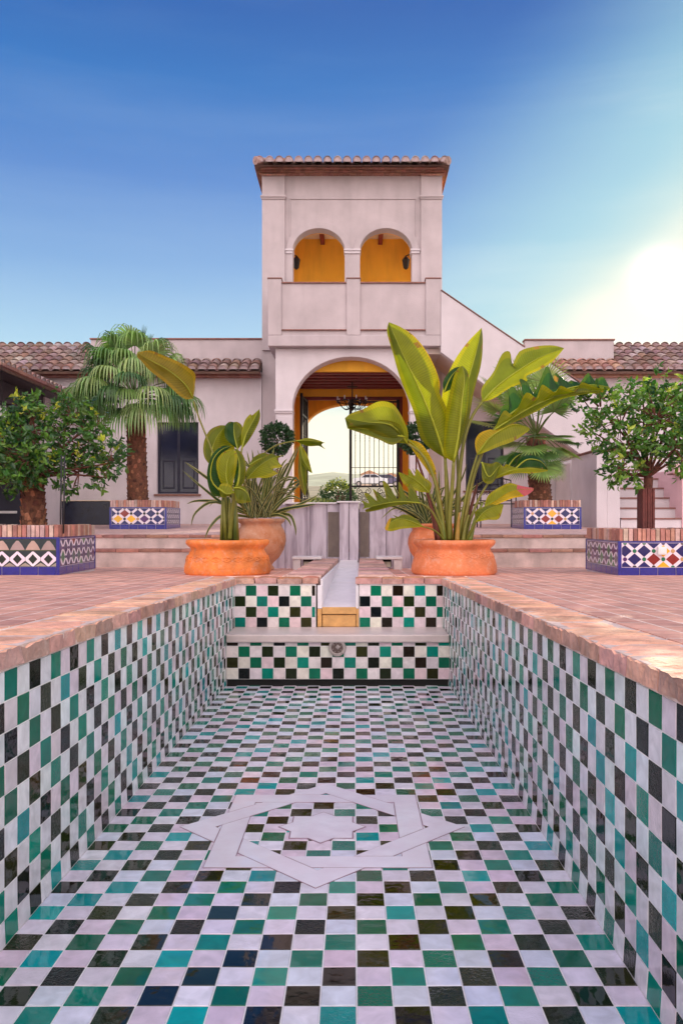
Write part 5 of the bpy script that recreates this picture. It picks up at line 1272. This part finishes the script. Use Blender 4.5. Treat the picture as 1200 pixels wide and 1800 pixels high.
BL(bl, [(412,868),(420,840),(420,810),(412,788)], [(412,868),(412,840),(416,812),(412,788)], [(412,868),(430,845),(432,815),(424,795),(412,788)], (8.56,8.5,8.6), (.0,.05), GD, GM, pet=[(412,868),(410,890),(406,920),(404,948)], pet_d=(8.56,8.7), pet_r=(.018,.026))
BL(bl, [(384,858),(398,868),(412,866)], [(384,858),(390,874),(402,872),(412,866)], [(384,858),(390,850),(404,852),(412,866)], (8.42,8.4), (.02,.05), GM, GL)
BL(bl, [(410,858),(422,858),(434,866),(441,882)], [(410,858),(416,882),(430,884),(441,882)], [(410,858),(418,854),(432,858),(441,882)], (8.42,8.38), (.0,.04), GM, GM)
BL(bl, [(340,700),(325,675),(295,650),(262,632),(242,620)], [(340,700),(322,700),(290,672),(262,650),(250,636),(242,628),(242,620)], [(340,700),(343,675),(342,655),(318,638),(290,626),(264,616),(242,620)], (8.7,8.5,8.4), (-.05,.06), (.17,.13,.008), (.20,.15,.008), pet=[(340,705),(352,740),(372,790),(394,850),(402,948)], pet_d=(8.7,8.72), pet_r=(.008,.014), roll=.3, label='tall bent yellow leaf hanging from a broken stalk')
mb = MB()
for k in range(9):
    x0 = 390+k*3.4; dd = rnd(8.66,8.82); x1 = x0+rnd(-3,3); mb.tube([W(x0,950,dd), W((x0+x1)/2,915,dd-.01), W(x1,872+rnd(-8,14),dd)], [.022,.020,.012], 7, 0, jit(random.choice([(.16,.16,.02), (.20,.18,.02), (.10,.13,.02), (.12,.05,.03)]), .2))
mb.build('stalk_cluster', stalk, bl, smooth=True)

# third one with ragged leaves growing with the sword plant in the left jar
br = thing('ragged_banana_plant', (c3[0], c3[1], c3[2]+.6), 'plant with one torn leaf arching right, behind the young bird of paradise', 'plant')
BL(br, [(520,775),(540,774),(570,778)], [(520,775),(540,784),(562,784),(572,790),(565,782),(570,778)], [(520,775),(540,770),(560,774),(571,779),(570,778)], (9.6,9.5), (.02,.02), GM, GL, pet=[(520,775),(485,783),(456,806),(445,840),(452,912)], pet_d=(9.6,9.85), pet_r=(.008,.012))
BL(br, [(528,780),(534,810),(549,832)], [(528,780),(526,805),(540,826),(549,832)], [(528,780),(540,800),(549,832)], (9.6,9.55), (.0,.02), GM, GL)
BL(br, [(526,785),(530,830),(537,872)], [(526,785),(524,830),(530,862),(537,872)], [(526,785),(538,820),(539,850),(537,872)], (9.65,9.6), (.0,.02), (.14,.12,.02), GM)
BL(br, [(434,842),(455,820),(478,805),(499,800)], [(434,842),(434,825),(452,812),(472,798),(490,802),(499,800)], [(434,842),(452,840),(470,840),(488,832),(472,826),(496,820),(480,812),(499,800)], (9.0,8.95,9.1), (.04,-.04), GM, GL, pet=[(434,842),(426,870),(430,900),(446,912)], pet_d=(9.0,9.8), pet_r=(.006,.012), n=40)
BL(br, [(438,818),(458,806),(478,800)], [(438,818),(446,804),(462,796),(478,800)], [(438,818),(455,818),(470,810),(478,800)], (9.05,9.1), (.04,.0), GM, GL)

# ---------------------------------------------------------------- sword plants (striped ribbons)
sword = mat('striped_sword_leaf', (.1,.14,.03), .42, trans=.15, extra=None, attr=True)
def sword_plant(label, base, d, leaves, n_rand, fan, hmin, hmax, droop=.35, seed=3, name='sword_plant'):
    random.seed(seed); t = thing(name, W(base[0], base[1], d), label, 'plant', 'striped sword leaved plants'); mb = MB()
    def ribbon(P, wd):
        P = cr_spline(P, 12); n = len(P); nr = Vector((rnd(-.5,.5), -1, rnd(-.2,.2))).normalized()
        g = jit(random.choice([(.035,.06,.012), (.05,.08,.015), (.02,.045,.01)]), .25); y = jit((.38,.34,.12), .15)
        offs = (-1, -.62, .0, .62, 1); cols = (y, g, g, y)
        for i in range(n-1):
            t0, t1 = i/(n-1), (i+1)/(n-1)
            S_ = [(P[min(i+k+1, n-1)]-P[max(i+k-1, 0)]).normalized().cross(nr).normalized() for k in (0, 1)]
            w0, w1 = [wd*(min(1, .55+q_*2)*(1-q_**3)+.02) for q_ in (t0, t1)]
            for k in range(4):
                def pt(ii, S, w_, o_): return P[ii]+S*w_*o_+nr*(abs(o_)*-.35*w_)
                mb.add([pt(i, S_[0], w0, offs[k]), pt(i, S_[0], w0, offs[k+1]), pt(i+1, S_[1], w1, offs[k+1]), pt(i+1, S_[1], w1, offs[k])], [(0,1,2,3)], 0, cols[k])
    for L_ in leaves: ribbon([W(x, y, d+dd) for x, y, dd in L_], rnd(.017,.023))
    c = W(base[0], base[1], d)
    for k in range(n_rand):
        a = rnd(-1, 1); ang = a*fan; h = rnd(hmin, hmax)*(1-.25*abs(a)); out = math.sin(ang)*h; dy = rnd(-.45, .45)*h*.6
        dr = droop*abs(a)*h*rnd(.3,1.4)
        b0 = c+Vector((rnd(-.13,.13), rnd(-.12,.12), 0))
        ribbon([b0, b0+Vector((out*.35, dy*.3, math.cos(ang)*h*.5)), b0+Vector((out*.75, dy*.7, math.cos(ang)*h*.85-dr*.2)), b0+Vector((out*1.15, dy, math.cos(ang)*h-dr))], rnd(.013,.021))
    mb.build('foliage', sword, t); random.seed(seed+50); return t
sword_plant('striped sword leaved plant spilling from the left round jar', (458,910), 9.75,
  [[(440,905,0),(400,890,-.2),(360,860,-.4),(320,826,-.5)], [(440,900,0),(390,860,-.2),(350,830,-.3),(325,812,-.3)], [(445,905,0),(400,885,-.2),(350,880,-.3),(328,886,-.4)],
   [(445,908,0),(380,882,-.3),(345,900,-.4),(336,925,-.4)], [(445,910,0),(395,905,-.4),(370,925,-.5),(360,948,-.5)],
   [(480,908,0),(510,893,-.2),(540,880,-.3),(562,868,-.3)], [(478,905,0),(500,895,-.3),(540,888,-.4),(556,886,-.4)], [(475,900,0),(498,850,-.1),(515,810,-.1),(526,784,-.1)],
   [(470,900,0),(490,850,0),(508,815,0),(524,782,0)], [(478,900,0),(505,860,0),(520,840,0),(536,870,.0)], [(480,905,0),(508,905,-.3),(518,925,-.4),(520,942,-.4)],
   [(470,905,0),(470,860,0),(462,820,0),(452,790,0)], [(462,905,0),(450,860,0),(440,820,0),(434,792,0)], [(480,900,0),(520,855,0),(535,845,0),(545,880,0)],
   [(470,908,0),(488,905,-.2),(505,912,-.3),(512,925,-.3)], [(470,905,0),(476,850,0),(478,810,0),(482,785,0)]], 70, R(50), .5, .86, seed=5)
sword_plant('striped sword leaved plant in the round jar behind the giant bird of paradise', (757,928), 9.85,
  [[(745,920,0),(715,900,-.2),(690,890,-.3),(668,890,-.4)], [(745,920,0),(720,895,0),(700,870,0),(690,850,0)], [(750,920,0),(730,880,0),(716,850,0),(708,830,0)], [(750,922,0),(722,912,-.2),(704,912,-.3),(690,905,-.3)],
   [(765,920,0),(790,880,0),(812,840,0),(820,815,0)], [(770,920,0),(800,890,0),(830,860,0),(850,845,0)], [(770,920,0),(805,900,0),(840,885,0),(862,880,0)], [(752,920,0),(744,880,0),(738,850,0),(724,822,0)]], 55, R(52), .45, .72, seed=9)

# ================================================================ palms
def fan_frond(mb, hub, dirv, length, n_seg, spread, droop, colr, stiff=.5, wseg=.018, upv=None):
    dirv = dirv.normalized(); side = dirv.cross(Vector((0,0,1)))
    if side.length < .1: side = Vector((1,0,0))
    side.normalize(); nrm = side.cross(dirv).normalized()
    for k in range(n_seg):
        a = (k/(n_seg-1)-.5)*spread; u = (dirv*math.cos(a)+side*math.sin(a)).normalized(); L_ = length*(.78+.22*math.cos(a*.7))*rnd(.9,1.05)
        s_ = nrm.cross(u).normalized(); P = []; steps = 6; p = Vector(hub); dv = u.copy()
        for i in range(steps+1):
            P.append(p.copy()); t = i/steps
            dv = (dv+Vector((0,0,-1))*droop*(.05+max(0, t-stiff)*1.6)).normalized(); p = p+dv*(L_/steps)
        cc = jit(colr, .3); W_ = []
        for i in range(steps+1):
            t = i/steps; w_ = wseg*(.45+1.6*t if t < .4 else 1.09*(1-(t-.4)/.6)**.8)+.0012
            fold = nrm*(w_*.35); W_ += [P[i]-s_*w_+fold, P[i], P[i]+s_*w_+fold]
        fs = []
        for i in range(steps): fs += [(3*i, 3*i+1, 3*i+4, 3*i+3), (3*i+1, 3*i+2, 3*i+5, 3*i+4)]
        mb.add(W_, fs, 0, cc)
def palm_trunk(mb, P, r0, r1, n_boot, seed):
    P = cr_spline(P, 16); mb.tube(P, [r0+(r1-r0)*i/16+.008*noise.noise(Vector((i*.9, seed, 0))) for i in range(17)], 14, 0, (.13,.05,.028))
    L_ = len(P)-1
    for k in range(n_boot):
        t = (k+.5)/n_boot; a = k*2.39996; i = min(int(t*L_), L_-1); c = P[i].lerp(P[i+1], t*L_-i); r = r0+(r1-r0)*t
        o_ = Vector((math.cos(a), math.sin(a), 0)); s_ = Vector((-math.sin(a), math.cos(a), 0)); up = Vector((0,0,1)); w_ = rnd(.025,.045); h = rnd(.05,.09)
        b = c+o_*(r-.012); cc = jit(random.choice([(.24,.09,.05), (.12,.045,.03), (.30,.13,.07), (.08,.03,.02)]), .3)
        mb.add([b-s_*w_-up*h*.4, b+s_*w_-up*h*.4, b+s_*w_*.55+o_*.028+up*h*.5, b-s_*w_*.55+o_*.028+up*h*.5, b+up*h*.65, b-up*h*.5+o_*.008], [(5,1,2,3),(5,3,0),(3,2,4),(1,4,2),(0,3,4)], 0, cc)
random.seed(21)
pd_ = 15.2
pm = thing('fan_palm', W(245, 882, pd_), 'tall fan palm with long drooping green leaves in the left terrace planter', 'palm')
mb = MB(); palm_trunk(mb, [W(243,884,pd_), W(241,830,pd_), W(240,770,pd_), W(238,715,pd_)], .19, .165, 150, 1); mb.build('trunk', bark_palm, pm)
hub0 = W(238, 700, pd_)
def fronds(pmt, hub0, specs, cols):
    for (tx, ty, dy, L_, nseg, spr, dr, st_) in specs:
        hub = W(tx, ty, hub0.y)+Vector((0, dy, 0)); mb = MB(); v = hub-hub0
        mid_ = hub0+v*.5+Vector((0,0,.10*v.length))
        mb.tube(cr_spline([hub0, mid_, hub], 6), [.016,.014,.012,.011,.010,.009,.008], 5, 0, (.10,.14,.03))
        fan_frond(mb, hub, v.normalized() if v.length > .15 else Vector((rnd(-.2,.2), dy, 1)), L_, nseg, spr, dr, random.choice(cols), st_)
        mb.build('frond', leaf_palm, pmt)
RING_EXTRA = [(-70,-5,-.5),(-35,-60,-.6),(20,-45,-.7),(75,15,-.1),(-85,20,.0),(-50,30,-.3),(40,-85,.0),(55,20,-.5),(-20,0,-.8),(80,-30,.2),(-108,-8,-.1),(100,5,-.1)]
PC = [(.16,.27,.07), (.10,.20,.05), (.26,.37,.14), (.05,.12,.035)]
specs = []
ring_ = [(-95,-18,.0),(-80,5,-.35),(-88,-50,.3),(-70,-75,-.2),(-45,-45,-.5),(-55,-95,.4),(-30,-88,-.35),(-12,-108,.1),(12,-90,-.4),(28,-100,.4),(45,-72,-.3),(62,-40,-.45),(60,-78,.4),(78,-10,-.1),(85,10,-.35),(70,-25,.5),
         (-60,-15,-.65),(-25,-30,-.8),(15,-20,-.85),(50,0,-.65),(-40,18,-.6),(30,30,-.6),(5,5,-.75),(65,28,-.3),(-75,-30,.5),(0,-60,-.7),(-15,-60,.6),(25,-60,.7),(-100,8,.1),(92,22,.1),(48,-50,.0),(-5,40,-.6)]
for (dx, dy_, dd) in ring_+RING_EXTRA:
    specs.append((238+dx*.80, 700+dy_*.86-8, dd, rnd(.62,.82), 30, R(rnd(200,260)), rnd(1.5,2.1), rnd(.12,.22)))
fronds(pm, hub0, specs, PC)
mb = MB()   # upright new spears at the top
for k in range(12):
    a = rnd(-.8,.8); p0 = W(215+k*4, 605, pd_)+Vector((0, rnd(-.2,.2), 0)); fan_frond(mb, p0, Vector((a*.5, rnd(-.3,.3), 1)), rnd(.22,.38), 5, R(35), .15, (.06,.13,.05), .8, .012)
mb.build('new_spears', leaf_palm, pm)

pd2 = 15.1
p2 = thing('fan_palm', W(949, 880, pd2), 'short fan palm with stiff spiky leaves in the right terrace planter', 'palm')
mb = MB(); palm_trunk(mb, [W(949,884,pd2), W(947,850,pd2), W(945,810,pd2), W(940,770,pd2)], .215, .17, 120, 4); mb.build('trunk', bark_palm, p2)
hub0 = W(942, 765, pd2)
specs = []
for (hx, hy, dd, L_) in [(870,725,-.2,.5),(880,695,.1,.5),(900,680,-.3,.52),(925,672,.2,.5),(948,678,-.35,.5),(972,692,.1,.5),(985,712,-.3,.48),(862,745,.2,.45),(905,715,-.5,.5),(935,715,-.6,.5),(962,730,-.5,.45),(890,748,-.4,.45),(915,700,.4,.5),(960,700,.4,.5),
                       (925,790,-.5,.42),(905,800,-.3,.40),(945,800,-.55,.42),(968,790,-.3,.38),(985,775,.0,.35),(915,775,.3,.4),(930,770,-.4,.45),(918,812,-.2,.42),(960,815,-.3,.40),(985,790,-.1,.4),(880,770,-.4,.42),(940,825,-.6,.35),(975,765,.2,.42),(890,805,-.5,.36),(895,735,.3,.45),(955,775,-.5,.4)]:
    specs.append((hx, hy, dd, L_*1.12, 26, R(rnd(170,230)), rnd(.05,.22), .6))
fronds(p2, hub0, specs, [(.12,.21,.05), (.18,.29,.07), (.06,.13,.03), (.24,.32,.09)])

# ================================================================ citrus trees
def leaf_card(mb, p, a, s_, cc, w_=.42):
    a = a.normalized(); b = a.cross(Vector((rnd(-1,1), rnd(-1,1), rnd(-1,1)))); 
    if b.length < .05: b = a.cross(Vector((0,0,1)))
    b.normalize(); n_ = a.cross(b); q = w_*s_/2
    mb.add([p, p+a*s_*.3+b*q+n_*s_*.08, p+a*s_*.65+b*q*.85+n_*s_*.07, p+a*s_-n_*s_*.10, p+a*s_*.65-b*q*.85+n_*s_*.07, p+a*s_*.3-b*q+n_*s_*.08, p+a*s_*.5],
           [(0,1,6),(1,2,6),(2,3,6),(3,4,6),(4,5,6),(5,0,6)], 0, cc)
def citrus(name, label, d, trunkP, tr, lumps, leaf_s, ncl, greens, twigs=True, trunk_palm=False, tips=None):
    t = thing(name, W(*trunkP[0], d), label, 'tree'); P = [W(x, y, d) for x, y in trunkP]
    mb = MB()
    if trunk_palm: palm_trunk(mb, P[:2]+[P[1]+Vector((0,0,.1))], tr[0], tr[1], 110, 3); mb.build('trunk', bark_palm, t)
    else: mb.tube(cr_spline(P, 8), [tr[0]+(tr[1]-tr[0])*i/8 for i in range(9)], 12, 0); mb.build('trunk', bark, t, smooth=True)
    top = P[-1]; mb = MB(); lf = MB()
    for (x, y, dd, rx, rz, nn) in lumps:
        c = W(x, y, d)+Vector((0, dd, 0)); ax = rx*d/F; az = rz*d/F
        mb.tube(cr_spline([top, top.lerp(c, .5)+Vector((rnd(-.06,.06), rnd(-.06,.06), rnd(-.02,.08))), c], 6), [.018-.002*i for i in range(7)], 6)
        for k in range(int(nn*ncl*1.8)):
            v = Vector((rnd(-1,1), rnd(-1,1), rnd(-1,1)))
            if v.length > 1 or v.length < .25: continue
            q = c+Vector((v.x*ax, v.y*ax*.9, v.z*az)); 
            if random.random() < .3: mb.tube([c.lerp(q, .15), c.lerp(q, .6)+Vector((0,0,.02)), q], [.008,.005,.003], 4)
            out = (q-c).normalized(); m_ = random.randint(5, 9); g = random.choice(greens); hi = (q.z-c.z)/az
            if hi > .45 and random.random() < .2: g = tips or g
            tw_ = (out+Vector((rnd(-.6,.6), rnd(-.6,.6), rnd(-.2,.8)))).normalized()
            for j in range(m_):
                pj = q+tw_*(j*leaf_s*.22); la = (tw_*.6+Vector((rnd(-1,1), rnd(-1,1), rnd(-.9,.6)))).normalized()
                leaf_card(lf, pj, la, leaf_s*rnd(.5,1.3), jit(g, .3), rnd(.36,.5))
    mb.build('limbs', bark, t); lf.build('crown', leaf_small, t)
    return t
random.seed(33)
GRE = [(.035,.11,.02), (.06,.16,.025), (.02,.07,.015), (.10,.22,.03)]
citrus('citrus_tree', 'orange tree on a stout shaggy trunk at far left, yellow green shoots on top', 9.15, [(60,925),(58,858),(60,840)], (.135,.10),
       [(60,760,-.1,48,50,3.2),(30,800,-.3,44,48,3.0),(70,815,-.4,45,40,3.0),(30,735,.1,30,36,1.4),(50,700,0,16,26,.45),(100,770,.1,45,50,2.4),(115,725,.2,38,36,1.6),(150,780,.1,42,40,1.6),(140,830,.0,40,36,1.5),(185,800,.1,28,34,1.2),(190,840,.0,20,16,.3),(95,830,-.2,30,30,1.3),(25,850,-.3,28,22,1.0),(5,800,.0,36,45,1.6),(200,815,-.1,18,28,.7),(140,752,.1,30,30,1.0),(165,740,.2,26,24,.6),(45,715,.0,16,14,.35)],
       .078, 26, GRE, trunk_palm=True, tips=(.40,.44,.04))
citrus('citrus_tree', 'broad dark green orange tree on a thin strapped trunk in the right planter', 9.1, [(1137,935),(1137,880),(1139,838)], (.052,.05),
       [(1140,740,-.2,50,50,3.0),(1090,745,.0,48,44,2.6),(1190,745,.0,50,50,2.8),(1060,715,.1,38,30,1.5),(1130,695,.0,40,26,1.5),(1180,700,.1,42,34,1.8),(1100,795,-.1,42,36,2.0),(1165,790,-.3,44,38,2.3),(1215,790,.0,40,44,1.6),(1085,825,-.1,26,24,.8),(1108,838,-.1,20,18,.7),(1050,760,.1,26,26,.7),(1035,700,.2,24,18,.5),(1150,672,.0,10,16,.25),(1196,676,.0,14,16,.35),(1235,730,.1,50,60,1.8),(1072,838,.0,12,12,.25),(1110,682,.1,18,14,.3)],
       .076, 26, [(.05,.15,.02), (.09,.21,.03), (.025,.09,.016), (.15,.28,.035)], tips=(.34,.44,.05))
# stake strapped to the right trunk
stk = thing('tree_stake', W(1137,935,9.0), 'dark red wooden stake box strapped round the thin trunk of the right orange tree', 'stake')
mb = MB()
for k in range(5): a = X(1127.5+k*4.4, 8.98); mb.box(a, a+.024, 8.955+.006*(k%2), 9.0, Z(936,9), Z(858.5,9)+rnd(-.004,.004))
mb.build_each('front_board', mat('stake_wood', (.13,.03,.025), .7, .35, 14, .6, 60), stk, bevel=.003, per=1)
mb = MB()
for x in (1128, 1145.5): mb.box(X(x,9), X(x,9)+.022, 9.005, 9.17, Z(936,9), Z(859,9))
mb.build_each('side_board', MATS['stake_wood'], stk, per=1)
cb_ = thing('support_poles', W(111,940,8.62), 'pair of thin black support rods standing by the left zigzag tiled planter', 'rods')
for k, x in enumerate((107.5, 113)):
    mb = MB(); mb.tube([W(x-1,938,8.62), W(x,880,8.64), W(x+1,800,8.66)], .009, 6); mb.build('rod', rubber, cb_, smooth=True)

# topiary balls flanking the portal
random.seed(41)
for (px_, lab) in ((487, 'clipped ball topiary on the left of the entrance arch'), (730, 'clipped ball topiary on the right of the entrance arch')):
    dd = 16.4; t = thing('ball_topiary', (X(px_,dd), dd, platz(dd)), lab, 'topiary', 'ball topiaries at the entrance'); c = W(px_, 771, dd)
    zt0 = platz(dd)
    mb = MB(); mb.tube([(c.x, dd, zt0+.3), (c.x+.015, dd, c.z-.5), (c.x, dd, c.z)], [.022,.018,.015], 7); mb.build('stem', bark, t)
    mb = MB()
    for k in range(900):
        v = Vector((random.gauss(0,1), random.gauss(0,1), random.gauss(0,1))).normalized(); r_ = .31*rnd(.62,1.03)*(1+.10*noise.noise(v*2.4+Vector((px_,0,0))))
        for j in range(2): leaf_card(mb, c+v*r_, v+Vector((rnd(-1,1), rnd(-1,1), rnd(-1,1)))*.9, rnd(.05,.085), jit(random.choice([(.012,.045,.014), (.02,.06,.02), (.03,.08,.025)]), .3), .5)
    mb.build('foliage_ball', leaf_small, t)
    mb = MB(); mb.lathe([(.12,0),(.15,.01),(.19,.26),(.215,.28),(.215,.32),(.19,.325),(.17,.29)], (c.x, dd, zt0), 28); mb.build('pot', terracotta, t, smooth=True)
# wrought iron chair at the right window
ic = thing('iron_bench', W(878, 915, 15.9), 'black wrought iron garden bench with scroll back below the right window', 'bench')
yb_ = 15.9; x0, x1 = X(838,yb_), X(898,yb_); zt0 = platz(yb_)
mb = MB()
for x in (x0, x1):
    mb.tube([(x, yb_, zt0), (x, yb_-.02, zt0+.45), (x, yb_+.06, Z(844,yb_))], .012, 6); mb.tube([(x, yb_-.45, zt0), (x, yb_-.43, zt0+.45), (x, yb_-.02, zt0+.45)], .012, 6)
    mb.tube([(x, yb_-.45, zt0+.44), (x, yb_-.46, zt0+.66), (x, yb_-.2, zt0+.70), (x, yb_, zt0+.66)], .012, 6)
mb.build('frame', iron, ic)
mb = MB()
for k in range(9): mb.tube([(x0, yb_-.44+k*.05, zt0+.45), (x1, yb_-.44+k*.05, zt0+.45)], .007, 5)
mb.build('seat', iron, ic)
mb = MB(); zt_ = Z(844,yb_); mb.tube([(x0, yb_+.06, zt_), ((x0+x1)/2, yb_+.06, zt_+.07), (x1, yb_+.06, zt_)], .012, 6); mb.tube([(x0, yb_+.03, zt0+.52), (x1, yb_+.03, zt0+.52)], .009, 6)
for k in range(4):
    cx_ = x0+(x1-x0)*(k+.5)/4
    for h in (-1, 1):
        mb.tube(scroll((cx_+h*.035, zt_-.09), .045, 1.4, 90, -h, yb_+.05), .006, 5); mb.tube(scroll((cx_+h*.035, zt_-.24), .045, 1.4, -90, h, yb_+.045), .006, 5)
    mb.tube([(cx_, yb_+.035, zt0+.52), (cx_, yb_+.055, zt_+.03)], .006, 5)
mb.build('scroll_back', iron, ic)

# ================================================================ beyond the gate
random.seed(51)
def far_bush(name, label, x, y, z, rx, rz, n_, cols, tipc, leaf=.28):
    t = thing(name, (x, y, z-rz), label, 'shrub'); mb = MB()
    for k in range(5): mb.tube([(x+rnd(-.2,.2), y, z-rz-1.2), (x+rnd(-.5,.5)*rx, y+rnd(-.4,.4)*rx, z+rnd(-.2,.4)*rz)], [.12,.04], 6)
    mb.build('branches', bark, t); mb = MB()
    for k in range(n_):
        v = Vector((random.gauss(0,1), random.gauss(0,1), random.gauss(0,1))).normalized(); f_ = rnd(.35,1)**.5*(1+.28*noise.noise(v*2.1+Vector((x,y,0)))+.12*noise.noise(v*6)); p = Vector((x+v.x*rx*f_, y+v.y*rx*f_, z+v.z*rz*f_))
        leaf_card(mb, p, v+Vector((rnd(-1,1), rnd(-1,1), rnd(-1,1))), rnd(.6,1.2)*leaf, jit(tipc if (v.z > .35 and random.random() < .5) else random.choice(cols), .3), .6)
    mb.build('foliage', leaf_small, t)
bx = W(594, 868, 44); far_bush('far_shrub', 'rounded green bush beyond the gate with top light painted in yellow', bx.x, 44, bx.z-.1, .98, .86, 2600, [(.02,.055,.012), (.03,.08,.015)], (.25,.28,.03), .13)  # upper leaves coloured yellow to stand for light from above
bx = W(552, 884, 42); far_bush('far_shrub', 'low pale green hedge in front of the bush beyond the gate', bx.x, 42, bx.z-.15, 1.2, .42, 1600, [(.06,.10,.03), (.09,.13,.03)], (.25,.28,.05), .11)
def far_house(label, x0p, x1p, ytop, y, roof_h, wc, cat='house'):
    x0, x1 = X(x0p,y), X(x1p,y); zt_ = Z(ytop,y); z0 = gy(y)-1.5; t = thing('far_house', ((x0+x1)/2, y, z0), label, cat)
    wm_ = mat('far_wall_'+('warm' if wc[0] > wc[2]*1.3 else 'white'), wc, .8, .06, 1)
    mb = MB(); mb.box(x0, x1, y, y+6, z0, zt_); mb.build('wall', wm_, t)
    mb = MB(); xm = (x0+x1)/2; mb.prism([(x0-.3, zt_+.01), (x1+.3, zt_+.01), (x1+.3, zt_+.12), (xm, zt_+roof_h), (x0-.3, zt_+.12)], y-.3, y+6.3); mb.build('roof', mat('far_roof', (.45,.22,.12), .8, .2, 3), t)
    nw = max(2, int((x1-x0)/1.6))
    for k in range(nw):
        xc = x0+(x1-x0)*(k+.5)/nw; f = MB(); f.box(xc-.34, xc+.34, y-.04, y-.001, zt_-1.5, zt_-.6); f.build('window', mat('far_window', (.06,.05,.06), .3), t)
    return t
far_house('pale house with low tiled roof seen through the gate bars', 634, 664, 834, 300, 1.6, (.70,.52,.40))
far_house('white house behind the closed gate leaf, farther right', 670, 704, 838, 290, 1.4, (.72,.68,.66))
def far_car(label, xp, y, colr, nm):
    x = X(xp, y); z = gy(y); t = thing('parked_car', (x, y, z), label, 'car', 'cars parked beyond the gate'); mcar = mat(nm, colr, .25, coat=.8)
    mb = MB(); prof = [(-2.0,.35),(-2.0,.85),(-1.9,.98),(-1.15,1.05),(-.6,1.45),(.7,1.47),(1.35,1.05),(2.0,.95),(2.1,.6),(2.05,.35)]
    mb.prism([(x+a, z+b) for a, b in prof], y, y+1.7); mb.build('body', mcar, t, bevel=.06)
    mb = MB(); mb.prism([(x+a, z+b) for a, b in [(-1.0,1.06),(-.55,1.40),(0,1.41),(0,1.06)]], y-.012, y-.002); mb.prism([(x+a, z+b) for a, b in [(.06,1.06),(.06,1.41),(.64,1.41),(1.15,1.06)]], y-.012, y-.002); mb.build('side_windows', glass_dark, t)
    for a in (-1.3, 1.3):
        mb = MB(); disc(mb, (x+a, z+.33), .33, y-.03, y+.2, 20); w_ = mb.build('wheel', rubber, t); mb = MB(); disc(mb, (x+a, z+.33), .19, y-.045, y-.0305, 16); h_ = mb.build('rim', nickel, t); h_.parent = w_
far_car('white car parked beyond the gate in front of the pale house', 650, 95, (.7,.7,.72), 'white_car_paint')
far_car('dark violet car parked beyond the gate, right of the white one', 676, 99, (.06,.04,.12), 'violet_car_paint')

# ================================================================ air
mb = MB(); mb.box(-3100, 3100, -2600, 3600, -3.2, 104)
hm = bpy.data.materials.new('haze'); hm.use_nodes = True; hm.node_tree.nodes.clear()
pv = hm.node_tree.nodes.new('ShaderNodeVolumePrincipled'); pv.inputs['Color'].default_value = (.93,.93,.88,1); pv.inputs['Density'].default_value = .00018; pv.inputs['Anisotropy'].default_value = .3
ho_ = hm.node_tree.nodes.new('ShaderNodeOutputMaterial'); hm.node_tree.links.new(pv.outputs[0], ho_.inputs['Volume'])
hz = mb.build('haze', hm); hz['kind'] = 'stuff'
